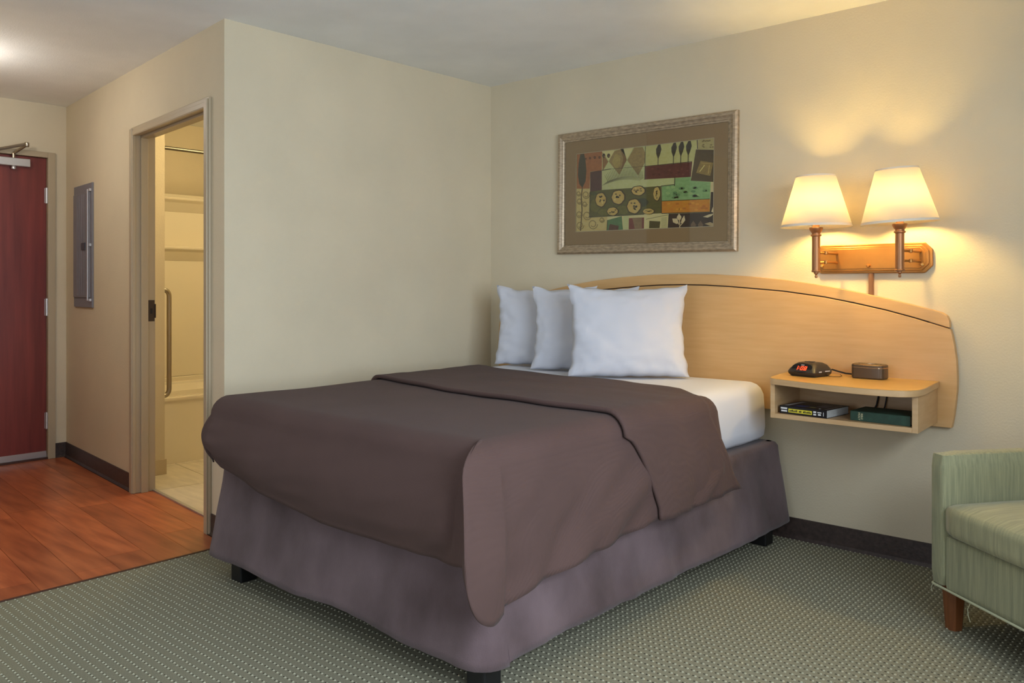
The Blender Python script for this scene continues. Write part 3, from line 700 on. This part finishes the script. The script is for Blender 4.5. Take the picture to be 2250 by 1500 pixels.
tp = obj('top_plate', wedge(bmesh.new(), [ro(.0635, .0335, .0522, .016), ro(.0635, .0335, .0532, .016)]), M_cubetop, cu, local=True)
for sx in (-1, 1):
    obj('socket', B(((sx*.032-.010, -.008, .0533), (sx*.032+.004 if sx < 0 else sx*.032+.002, -.005, .0537)), ((sx*.030-.008, .006, .0533), (sx*.030+.006, .009, .0537)), ((sx*.046-.004, -.002, .0533), (sx*.046+.004, .005, .0537))), M_black, tp)
for yy in (-.009, .001): obj('usb_port', B(((-.006, yy, .0533), (.007, yy+.006, .0538))), M_white, tp)
obj('logo_bar', B(((-.010, .018, .0533), (.012, .021, .0536))), M_silver, tp)

# books -------------------------------------------------------------------
ZS = ZB+.02
def rotz(a, loc): return Matrix.Translation(loc) @ Matrix.Rotation(a, 4, 'Z')
b1 = thing('paperback_book', 'thick black paperback with yellow title strip on its spine', 'book', (2.05, -.345, ZS), math.radians(-6))
W1, D1, H1 = .215, .20, .034      # local x along the spine, y back
obj('cover', B(((0, 0, 0), (W1, D1, .0015)), ((0, 0, H1-.0015), (W1, D1, H1)), ((0, 0, 0), (W1, .0025, H1))), M_bookk, b1, local=True)
obj('page_block', B(((.002, .0025, .0015), (W1-.003, D1-.004, H1-.0015))), M_pages, b1, local=True)
obj('title_strip', B(((.042, -.0004, .008), (.150, 0, .024))), M_yel, b1, local=True)
for k in range(16): obj('title_mark', B(((.047+k*.0063, -.0007, .0115), (.047+k*.0063+.0045, -.0004, .0115+.006+.003*((k*7) % 3)/2))), M_bookk, b1, local=True) if k not in (6, 9) else None
for a in (((.006, -.0005, .020), (.036, 0, .027)), ((.008, -.0005, .009), (.036, 0, .0155)), ((.156, -.0005, .018), (.169, 0, .025)), ((.156, -.0005, .008), (.169, 0, .014)), ((.174, -.0005, .019), (.192, 0, .023)), ((.177, -.0005, .009), (.190, 0, .015)), ((.2, -.0005, .008), (.202, 0, .024))):
    obj('spine_mark', B(a), M_white, b1, local=True)
for a, c in ((((.012, .02, H1), (.032, .17, H1+.0003)), (176, 176, 180)), (((.055, .02, H1), (.105, .07, H1+.0003)), (62, 72, 116)), (((.135, .07, H1), (.178, .14, H1+.0003)), (112, 104, 108)), (((.12, .03, H1), (.145, .05, H1+.0003)), (150, 140, 96)), (((.17, .018, H1), (.177, .028, H1+.0003)), (220, 220, 220)), (((.195, .02, H1), (.203, .17, H1+.0003)), (120, 116, 116)), (((.06, .09, H1), (.12, .15, H1+.0003)), (58, 52, 44))):
    obj('cover_print', B(a), mat('cover_ink', c, .4), b1, local=True)
b2 = thing('green_book', 'dark green hardback book with small gold letters on spine', 'book', (2.350, -.338, ZS), math.radians(-2))
W2, D2, H2 = .235, .16, .040
obj('cover', B(((0, .002, 0), (W2, D2, .003)), ((0, .002, H2-.003), (W2, D2, H2)), ((0, 0, .001), (W2, .004, H2-.001))), M_green, b2, local=True, bevel=.001)
obj('page_block', B(((.004, .004, .003), (W2-.004, D2-.004, H2-.003))), M_pages, b2, local=True)
def text(name, s, size, Mx, m, parent):
    cu_ = bpy.data.curves.new(name, 'FONT'); cu_.body = s; cu_.size = size; cu_.align_x = 'CENTER'; cu_.align_y = 'CENTER'; cu_.extrude = .0001
    to = bpy.data.objects.new(name+'_tmp', cu_); C.objects.link(to)
    bpy.context.view_layer.update()
    me = bpy.data.meshes.new_from_object(to.evaluated_get(bpy.context.evaluated_depsgraph_get())); bpy.data.objects.remove(to); me.transform(Mx)
    return link(name, me, m, parent, local=True)
for s, x in (('HOLY', .036), ('BIBLE', .047)):
    # letters run across the spine: text x -> down (-z), text up -> +x
    Mx = Matrix(((0, 1, 0, x), (0, 0, -1, -.0004), (-1, 0, 0, H2/2), (0, 0, 0, 1)))
    text('spine_letters', s, .0115 if s == 'HOLY' else .0105, Mx, M_goldtxt, b2)

# ------------------------------------------------------------------ wall lamp
wl = thing('wall_lamp', 'antique brass double wall lamp with two lit cream shades', 'wall lamp', (2.323, 0, 1.31))
def octa(x0, x1, z0, z1, c): return [(x0+c, z0), (x1-c, z0), (x1, z0+c), (x1, z1-c), (x1-c, z1), (x0+c, z1), (x0, z1-c), (x0, z0+c)]
PX0, PX1, PZ0, PZ1 = 2.071, 2.575, 1.247, 1.376
bp_ = obj('back_plate', prism(bmesh.new(), octa(PX0, PX1, PZ0, PZ1, .030), 'y', 0, -.018), M_brass, wl, bevel=.003)
obj('plate_moulding', prism(bmesh.new(), octa(PX0+.012, PX1-.012, PZ0+.010, PZ1-.010, .027), 'y', -.018, -.026), M_brass, bp_, bevel=.003)
obj('plate_centre', prism(bmesh.new(), octa(PX0+.024, PX1-.024, PZ0+.020, PZ1-.020, .022), 'y', -.026, -.0285), M_brass, bp_, bevel=.001)
def stud(x, z, r, m, nm):
    obj(nm, lathe(bmesh.new(), [(r*.7, 0), (r, .004), (r, .009), (r*.6, .013)], (0, 0, 0), 14, Matrix.Translation((x, -.028, z)) @ Matrix.Rotation(PI/2, 4, 'X')), m, bp_, smooth=True)
stud(2.112, 1.282, .007, M_knob, 'brass_knob'); stud(2.540, 1.282, .007, M_knob, 'brass_knob'); stud(2.318, 1.280, .008, M_brass, 'screw_cap')
YL = -.185
for xl, tilt, xa2 in ((2.146, .4, 2.178), (2.496, 3.2, 2.530)):
    t = obj('lamp_tube', lathe(bmesh.new(), [(.004, 1.226), (.006, 1.232), (.004, 1.24), (.010, 1.246), (.010, 1.25), (.0185, 1.252), (.0195, 1.256), (.0195, 1.258), (.0175, 1.26), (.0175, 1.408), (.023, 1.412), (.023, 1.416), (.018, 1.419), (.018, 1.424), (.022, 1.428), (.029, 1.440), (.029, 1.448), (.015, 1.450), (.012, 1.49)], (xl, YL, 0), 24), M_brass2, wl, smooth=True, angle=.6)
    for z in (1.336, 1.295):
        obj('arm', tube(bmesh.new(), arcpath([(xl+.005, YL, z), (xa2, YL+.03, z), (xa2, -.028, z)], .02, 5), .0055, 8), M_brass, t, smooth=True)
        obj('arm_joint', lathe(bmesh.new(), [(.004, -.009), (.009, -.006), (.009, .006), (.004, .009)], (xa2, YL+.03, z), 12), M_brass, t, smooth=True)
    MT = Matrix.Translation((xl, YL, 1.45)) @ Matrix.Rotation(math.radians(tilt), 4, Vector((math.sin(YAW), math.cos(YAW), 0))*-1) @ Matrix.Translation((0, 0, 0))
    n = 48; bm = bmesh.new()
    lathe(bm, [(.150, 0), (.0825, .226)], (0, 0, 0), n, MT, cap=False)
    sh = obj('lamp_shade', bm, M_shade, t, smooth=True)
    sm = sh.modifiers.new('t', 'SOLIDIFY'); sm.thickness = .0012
    for pr_ in ([(.1508, 0), (.1478, .010)], [(.0852, .219), (.0832, .226)]): obj('shade_trim', lathe(bmesh.new(), pr_, (0, 0, 0), n, MT, cap=False), M_strim, sh, smooth=True)
    obj('bulb', lathe(bmesh.new(), [(.012, .045), (.014, .06), (.026, .09), (.029, .11), (.022, .133), (.008, .141)], (0, 0, 0), 20, MT), M_bulb, t, smooth=True)
obj('cord_cover', B(((2.312, -.014, 1.15), (2.332, 0, 1.25)), ((2.316, -.017, 1.15), (2.328, -.014, 1.25))), M_brass2, wl)

# ------------------------------------------------------------------ framed picture
MP = Matrix.Translation((1.12, 0, 1.716)) @ Matrix.Rotation(math.radians(.6), 4, 'Y')
pic = thing('framed_picture', 'pewter framed abstract collage print with brown mount above the bed', 'picture', (1.12, 0, 1.37))
PW, PH = .566, .348
fr_prof = [(0, 0), (.0, .020), (.010, .030), (.022, .030), (.030, .024), (.040, .022), (.044, .018), (.052, .016), (.052, .006)]   # (inward, out of the wall)
for s in range(4):
    bm = bmesh.new(); hw, hh = (PW, PH) if s % 2 == 0 else (PH, PW)
    A = [bm.verts.new((-hw+i, -o_, hh-i)) for i, o_ in fr_prof]; Bv = [bm.verts.new((hw-i, -o_, hh-i)) for i, o_ in fr_prof]
    for k in range(len(fr_prof)-1): bm.faces.new((A[k], A[k+1], Bv[k+1], Bv[k]))
    bm.faces.new(A); bm.faces.new(Bv[::-1])
    bmesh.ops.transform(bm, matrix=MP @ Matrix.Rotation(s*PI/2, 4, 'Y'), verts=bm.verts)
    obj('frame_rail', bm, M_pframe, pic, smooth=True, angle=.5)
def rect_ring(x0, x1, z0, z1, X0, X1, Z0, Z1, y):
    bm = bmesh.new(); a = [bm.verts.new(p) for p in ((x0, y, z0), (x1, y, z0), (x1, y, z1), (x0, y, z1))]; b = [bm.verts.new(p) for p in ((X0, y, Z0), (X1, y, Z0), (X1, y, Z1), (X0, y, Z1))]
    for k in range(4): bm.faces.new((a[k], a[(k+1) % 4], b[(k+1) % 4], b[k]))
    bmesh.ops.transform(bm, matrix=MP, verts=bm.verts); return bm
AX0, AX1, AZ0, AZ1 = .680-1.12, 1.555-1.12, 1.494-1.716, 1.942-1.716
o = obj('mount', rect_ring(-PW+.05, PW-.05, -PH+.05, PH-.05, AX0, AX1, AZ0, AZ1, -.0125), M_mat, pic)
s_ = o.modifiers.new('t', 'SOLIDIFY'); s_.thickness = .002
obj('mount_bevel', rect_ring(AX0, AX1, AZ0, AZ1, AX0+.003, AX1-.003, AZ0+.003, AZ1-.003, -.0118), mat('mount_core', (214, 200, 160), .8), pic)
obj('backing', B(((-PW+.03, -.006, -PH+.03), (PW-.03, -.001, PH-.03)), M=MP), M_groove, pic)
# the print: flat coloured shapes, drawn in crop pixels and mapped to the sheet
QTL, QTR, QBL, QBR = (250, 487), (1517, 337), (255, 1203), (1520, 1157)
def unq(px, py):
    u, v = .5, .5
    for _ in range(8):
        x = (1-v)*((1-u)*QTL[0]+u*QTR[0])+v*((1-u)*QBL[0]+u*QBR[0]); y = (1-v)*((1-u)*QTL[1]+u*QTR[1])+v*((1-u)*QBL[1]+u*QBR[1])
        dxu = (1-v)*(QTR[0]-QTL[0])+v*(QBR[0]-QBL[0]); dxv = (1-u)*(QBL[0]-QTL[0])+u*(QBR[0]-QTR[0])
        dyu = (1-v)*(QTR[1]-QTL[1])+v*(QBR[1]-QBL[1]); dyv = (1-u)*(QBL[1]-QTL[1])+u*(QBR[1]-QTR[1])
        det = dxu*dyv-dxv*dyu; ex, ey = px-x, py-y
        u += (ex*dyv-dxv*ey)/det; v += (dxu*ey-dyu*ex)/det
    return max(0, min(1, u)), max(0, min(1, v))
ab = bmesh.new(); cl_ = ab.loops.layers.float_color.new('ink')
def poly(pts, c, ly):
    vs_ = []
    for p in pts:
        u, v = unq(*p); vs_.append(ab.verts.new(MP @ Vector((AX0+u*(AX1-AX0), -.0082-ly*.00035, AZ1-v*(AZ1-AZ0)))))
    f = ab.faces.new(vs_)
    for l in f.loops: l[cl_] = L((min(255, c[0]*1.24), min(255, c[1]*1.21), min(255, c[2]*1.12)))
def ell(cx, cy, rx, ry, c, ly, n=18, a0=0):
    poly([(cx+rx*math.cos(2*PI*k/n+a0)*(1+.05*math.sin(k*2.3)), cy+ry*math.sin(2*PI*k/n+a0)*(1+.05*math.cos(k*1.7))) for k in range(n)], c, ly)
def stroke(a, b, wd, c, ly, w2=None):
    dx, dy = b[0]-a[0], b[1]-a[1]; l = math.hypot(dx, dy) or 1; nx, ny = -dy/l*wd/2, dx/l*wd/2; k = 1 if w2 is None else w2/wd
    poly([(a[0]+nx, a[1]+ny), (b[0]+nx*k, b[1]+ny*k), (b[0]-nx*k, b[1]-ny*k), (a[0]-nx, a[1]-ny)], c, ly)
def ring(cx, cy, r, c, ly, wd=9, turns=1.4):
    p = None; n = 18
    for k in range(n+1):
        a = 2*PI*turns*k/n; rr = r*(1-.55*k/n); q = (cx+rr*math.cos(a), cy+rr*math.sin(a))
        if p: stroke(p, q, wd, c, ly)
        p = q
CR = (205, 200, 152)
poly([QTL, QTR, QBR, QBL], CR, 0)
poly([(255, 487), (512, 458), (512, 635), (395, 648), (392, 803), (258, 806)], (158, 102, 62), 1)
poly([(258, 808), (395, 800), (398, 1070), (572, 1060), (570, 1192), (258, 1203)], (196, 182, 126), 1)
poly([(515, 465), (920, 412), (922, 715), (1190, 705), (1190, 765), (1070, 782), (515, 815)], (186, 192, 142), 1)
poly([(925, 412), (1375, 352), (1350, 548), (925, 598)], (186, 186, 130), 1)
for p_ in ([(620, 460), (690, 440), (750, 540), (685, 675), (580, 555)], [(820, 425), (900, 420), (922, 470), (922, 560), (862, 682), (756, 540)]): poly(p_, (150, 130, 84), 2)
poly([(690, 440), (720, 435), (752, 540), (700, 640), (720, 520)], (128, 98, 62), 3); poly([(515, 468), (575, 555), (520, 640)], (140, 104, 60), 2)
poly([(640, 480), (690, 500), (690, 600), (650, 620), (610, 560)], (166, 150, 92), 3)
poly([(515, 462), (640, 448), (578, 545)], (206, 202, 148), 3); poly([(690, 438), (812, 424), (755, 530)], (206, 202, 150), 3)
for cx, cy, r_ in ((350, 530, 8), (392, 524, 11), (440, 517, 13), (487, 516, 12)): ell(cx, cy, r_, r_*1.1, (98, 58, 34), 3)
for cx, cy in ((530, 500), (578, 500)): ell(cx, cy, 15, 20, (42, 30, 22), 4); ell(cx+5, cy+6, 5, 8, (150, 110, 66), 5)
poly([(292, 488), (330, 484), (345, 540), (357, 640), (350, 735), (318, 797), (285, 760), (270, 680), (276, 570)], (62, 60, 46), 3)
for a, b in (((318, 795), (308, 880)), ((308, 880), (318, 1000)), ((318, 1000), (305, 1190))): stroke(a, b, 12, (104, 88, 54), 3)
poly([(396, 650), (512, 634), (515, 815), (398, 832)], (82, 52, 50), 3)
poly([(398, 832), (515, 815), (1070, 780), (1076, 1030), (398, 1066)], (88, 88, 44), 2)
for cx, cy, rx, ry in ((450, 960, 50, 60), (720, 1000, 60, 40), (900, 930, 60, 40), (540, 1020, 60, 30), (430, 850, 40, 16)): ell(cx, cy, rx, ry, random.choice([(70, 76, 44), (104, 104, 50), (62, 68, 48)]), 3)
for cx, cy, rx, ry in ((508, 905, 60, 72), (677, 882, 70, 72), (866, 822, 70, 48), (828, 965, 72, 75), (625, 1012, 60, 42), (962, 1012, 58, 30), (1035, 850, 36, 72)):
    ell(cx, cy, rx, ry, (66, 56, 32), 4); ell(cx-2, cy, rx*.84, ry*.86, (192, 168, 100), 5)
    for k in range(9):
        a = random.random()*6.28; rr = random.random()*.6; ell(cx+rx*rr*math.cos(a), cy+ry*rr*math.sin(a), rx*.14, ry*.12, random.choice([(64, 54, 40), (120, 96, 56), (206, 190, 128), (92, 84, 50)]), 6, 8)
poly([(922, 600), (1336, 560), (1326, 697), (922, 718)], (98, 50, 45), 3)
for k in range(14): ell(940+random.random()*370, 620+random.random()*70, 12, 7, random.choice([(112, 62, 54), (84, 40, 38)]), 4, 10)
poly([(1366, 444), (1517, 450), (1517, 746), (1326, 732)], (84, 68, 42), 4)
poly([(1406, 550), (1510, 570), (1486, 690), (1370, 660)], (140, 118, 66), 5); stroke((1400, 650), (1440, 590), 7, (216, 196, 130), 6); stroke((1480, 590), (1470, 670), 6, (180, 158, 96), 6); stroke((1410, 570), (1490, 580), 5, (170, 148, 88), 6)
poly([(1382, 352), (1517, 338), (1517, 448), (1382, 442)], (170, 160, 112), 2)
for k in range(12): ell(1395+random.random()*110, 360+random.random()*70, 9, 6, (122, 108, 70), 3, 8)
poly([(1190, 706), (1326, 696), (1326, 732), (1490, 746), (1486, 902), (1078, 918), (1076, 782), (1190, 766)], (132, 170, 116), 3)
for k in range(26): ell(1100+random.random()*370, 770+random.random()*120, 20, 12, random.choice([(120, 158, 104), (148, 180, 122), (98, 138, 92)]), 4, 10)
poly([(1078, 920), (1486, 903), (1486, 1020), (1078, 1030)], (196, 132, 38), 3)
for k in range(12): ell(1100+random.random()*360, 935+random.random()*75, 16, 10, random.choice([(180, 112, 32), (206, 146, 48)]), 4, 10)
for cx, top in ((1045, 395), (1180, 380), (1243, 372), (1306, 365)):
    poly([(cx-4, top), (cx+14, top), (cx+24, top+45), (cx+12, top+95), (cx-1, top+130), (cx-2, 590), (cx-8, 590), (cx-8, top+130), (cx-22, top+85), (cx-24, top+45)], (66, 62, 50), 3)
for cx, cy, r_ in ((355, 860, 38), (290, 920, 30), (345, 945, 26), (370, 1050, 44), (290, 1040, 34), (430, 1130, 48), (520, 1090, 26), (300, 1140, 40), (280, 850, 24)): ring(cx, cy, r_, (146, 128, 82), 2)
poly([(575, 1092), (712, 1056), (726, 1180), (568, 1192)], (86, 124, 84), 2); poly([(600, 1128), (686, 1146), (680, 1184), (584, 1187)], (88, 60, 46), 3)
poly([(728, 1055), (778, 1052), (776, 1178), (728, 1180)], (188, 196, 144), 2)
poly([(780, 1075), (921, 1068), (921, 1171), (780, 1178)], (116, 56, 50), 2); poly([(812, 1072), (902, 1068), (902, 1168), (836, 1172)], (134, 110, 80), 3)
poly([(970, 1100), (1068, 1106), (1062, 1166), (968, 1168)], (78, 74, 40), 3)
for k in range(8): stroke((1075, 1075+k*12), (1125, 1072+k*12), 3, (128, 124, 74), 3)
stroke((940, 1085), (1135, 1045), 4, (110, 104, 62), 3); stroke((575, 1092), (570, 1190), 5, (40, 36, 26), 4)
poly([(1140, 1036), (1486, 1026), (1492, 838), (1520, 838), (1520, 1157), (1134, 1165)], (56, 42, 36), 2)
LF = (206, 192, 156)
poly([(1230, 1032), (1252, 1065), (1245, 1090), (1225, 1095), (1210, 1070)], LF, 3); poly([(1172, 1080), (1215, 1080), (1228, 1120), (1210, 1130), (1180, 1115)], LF, 3); poly([(1275, 1050), (1284, 1095), (1265, 1125), (1245, 1122), (1255, 1085)], LF, 3)
stroke((1235, 1090), (1238, 1165), 8, LF, 3); stroke((1222, 1122), (1240, 1145), 7, LF, 3); stroke((1262, 1122), (1240, 1148), 7, LF, 3)
poly([(1430, 1066), (1480, 1045), (1520, 1036), (1500, 1060), (1470, 1074)], LF, 3); poly([(1445, 1130), (1490, 1115), (1520, 1130), (1518, 1157), (1490, 1150)], (170, 152, 116), 3); poly([(1498, 1020), (1512, 975), (1520, 970), (1520, 1030)], LF, 3)
for cx in (1352, 1412): poly([(cx, 1100), (cx+24, 1140), (cx+18, 1155), (cx-18, 1156), (cx-22, 1138)], (104, 84, 66), 3)
poly([(1493, 755), (1520, 752), (1520, 836), (1490, 836)], (200, 186, 146), 3)
for k in range(26):      # fern strokes
    t = k/25; bx = 575+330*t; by = 735-40*math.sin(t*2.6)-10*t
    stroke((bx, by), (bx-34+24*t, by-58-50*math.sin(t*3)), 3.5, (70, 62, 48), 4, 1.5); stroke((bx, by), (bx-56+20*t, by+40-14*t), 3.5, (84, 76, 56), 4, 1.5)
for a, b, wd in (((397, 832), (396, 1070), 6), ((396, 1066), (920, 1040), 5), ((1070, 780), (1190, 766), 6), ((1190, 700), (1188, 780), 6), ((922, 598), (1336, 556), 5), ((925, 410), (922, 720), 4), ((1076, 782), (1078, 1030), 4), ((515, 634), (600, 622), 6), ((600, 622), (922, 596), 2.5), ((1375, 352), (1378, 440), 6), ((1078, 918), (1486, 902), 5), ((1078, 1032), (1486, 1022), 6)): stroke(a, b, wd, (44, 36, 28), 5)
m = mat('art_ink', (200, 200, 200), .7); N = m.node_tree.nodes; at = N.new('ShaderNodeAttribute'); at.attribute_name = 'ink'
nt = N.new('ShaderNodeTexNoise'); nt.inputs['Scale'].default_value = 45; nt.inputs['Detail'].default_value = 6
mxx = N.new('ShaderNodeMix'); mxx.data_type = 'RGBA'; mxx.blend_type = 'OVERLAY'; mxx.inputs[0].default_value = .35
m.node_tree.links.new(at.outputs['Color'], mxx.inputs[6]); m.node_tree.links.new(nt.outputs['Fac'], mxx.inputs[7]); m.node_tree.links.new(mxx.outputs[2], N['Principled BSDF'].inputs['Base Color'])
me = bpy.data.meshes.new('art_print'); ab.to_mesh(me); ab.free(); link('art_print', me, m, pic)
obj('glass', B(((-PW+.048, -.0165, -PH+.048), (PW-.048, -.0155, PH-.048)), M=MP), M_glass, pic)

# ------------------------------------------------------------------ armchair
ch = thing('armchair', 'sage green striped armchair on wooden legs at the right edge', 'armchair', (2.735, -.645, 0), math.radians(-38))
CW, CDp, AW = .80, .70, .078      # local x to the chair's right seen from front, y to the back
def soft(x0, x1, y0, y1, z0, z1, r=.02, crown=0, seg=8, ny=10):
    bm = bmesh.new(); bmesh.ops.create_grid(bm, x_segments=1, y_segments=1, size=.5); bm.clear()
    box(bm, (x0, y0, z0), (x1, y1, z1))
    bmesh.ops.subdivide_edges(bm, edges=bm.edges[:], cuts=seg, use_grid_fill=True)
    cx, cy = (x0+x1)/2, (y0+y1)/2
    for v in bm.verts:
        p = v.co
        q_ = Vector((min(max(p.x, x0+r), x1-r), min(max(p.y, y0+r), y1-r), min(max(p.z, z0+r), z1-r))); d = p-q_
        if d.length > 1e-6:
            mx_ = max(abs(d.x), abs(d.y), abs(d.z)); v.co = q_+d.normalized()*min(r, d.length) if d.length > r else p
        if crown:
            a = (v.co.x-cx)/((x1-x0)/2); b = (v.co.y-cy)/((y1-y0)/2)
            if v.co.z > (z0+z1)/2: v.co.z += crown*(1-a*a)*(1-b*b)
            v.co.y -= crown*.6*(1-a*a)*(1 if v.co.y < cy else 0)*max(0, -b)
    return bm
def edgegrid(bm): return bm
for x0 in (0, CW-AW):
    obj('arm', soft(x0, x0+AW, 0, CDp, .15, .612, .022), M_chair, ch, smooth=True, local=True, angle=1.2)
obj('front_rail', soft(AW, CW-AW, .004, .10, .15, .335, .008), M_chair, ch, smooth=True, local=True, angle=1.2)
obj('seat_cushion', soft(AW+.002, CW-AW-.002, -.012, .60, .332, .452, .035, .018, 12), M_seat, ch, smooth=True, local=True, angle=1.5)
obj('backrest', soft(AW, CW-AW, .56, CDp+.02, .15, .86, .03, 0, 8), M_chair, ch, smooth=True, local=True, angle=1.2)
obj('seat_base', B(((AW, .10, .16), (CW-AW, .56, .325))), M_chair, ch, local=True)
pp = [(x, y, .150) for x, y in rrect(.003, CW-.003, .003, CDp-.003, .02, 4)]; pp.append(pp[0])
obj('piping', tube(bmesh.new(), pp, .0042, 8), M_pipe, ch, smooth=True, local=True)
for x, y in ((.052, .058), (CW-.052, .058), (.052, CDp-.06), (CW-.052, CDp-.06)):
    obj('leg', wedge(bmesh.new(), [[(x+a*.024, y+b*.024, 0) for a, b in ((-1, -.5), (-.5, -1), (.5, -1), (1, -.5), (1, .5), (.5, 1), (-.5, 1), (-1, .5))], [(x+a*.034, y+b*.034, .152) for a, b in ((-1, -.5), (-.5, -1), (.5, -1), (1, -.5), (1, .5), (.5, 1), (-.5, 1), (-1, .5))]]), M_cleg, ch, local=True)
obj('loose_thread', tube(bmesh.new(), [(.20, .004, .148), (.192, 0, .125), (.197, -.002, .105), (.208, -.003, .088)], .0011, 5), M_pipe, ch, local=True)
obj('loose_thread', tube(bmesh.new(), [(.02, 0, .148), (.014, -.002, .135), (.02, -.002, .122)], .0011, 5), M_pipe, ch, local=True)
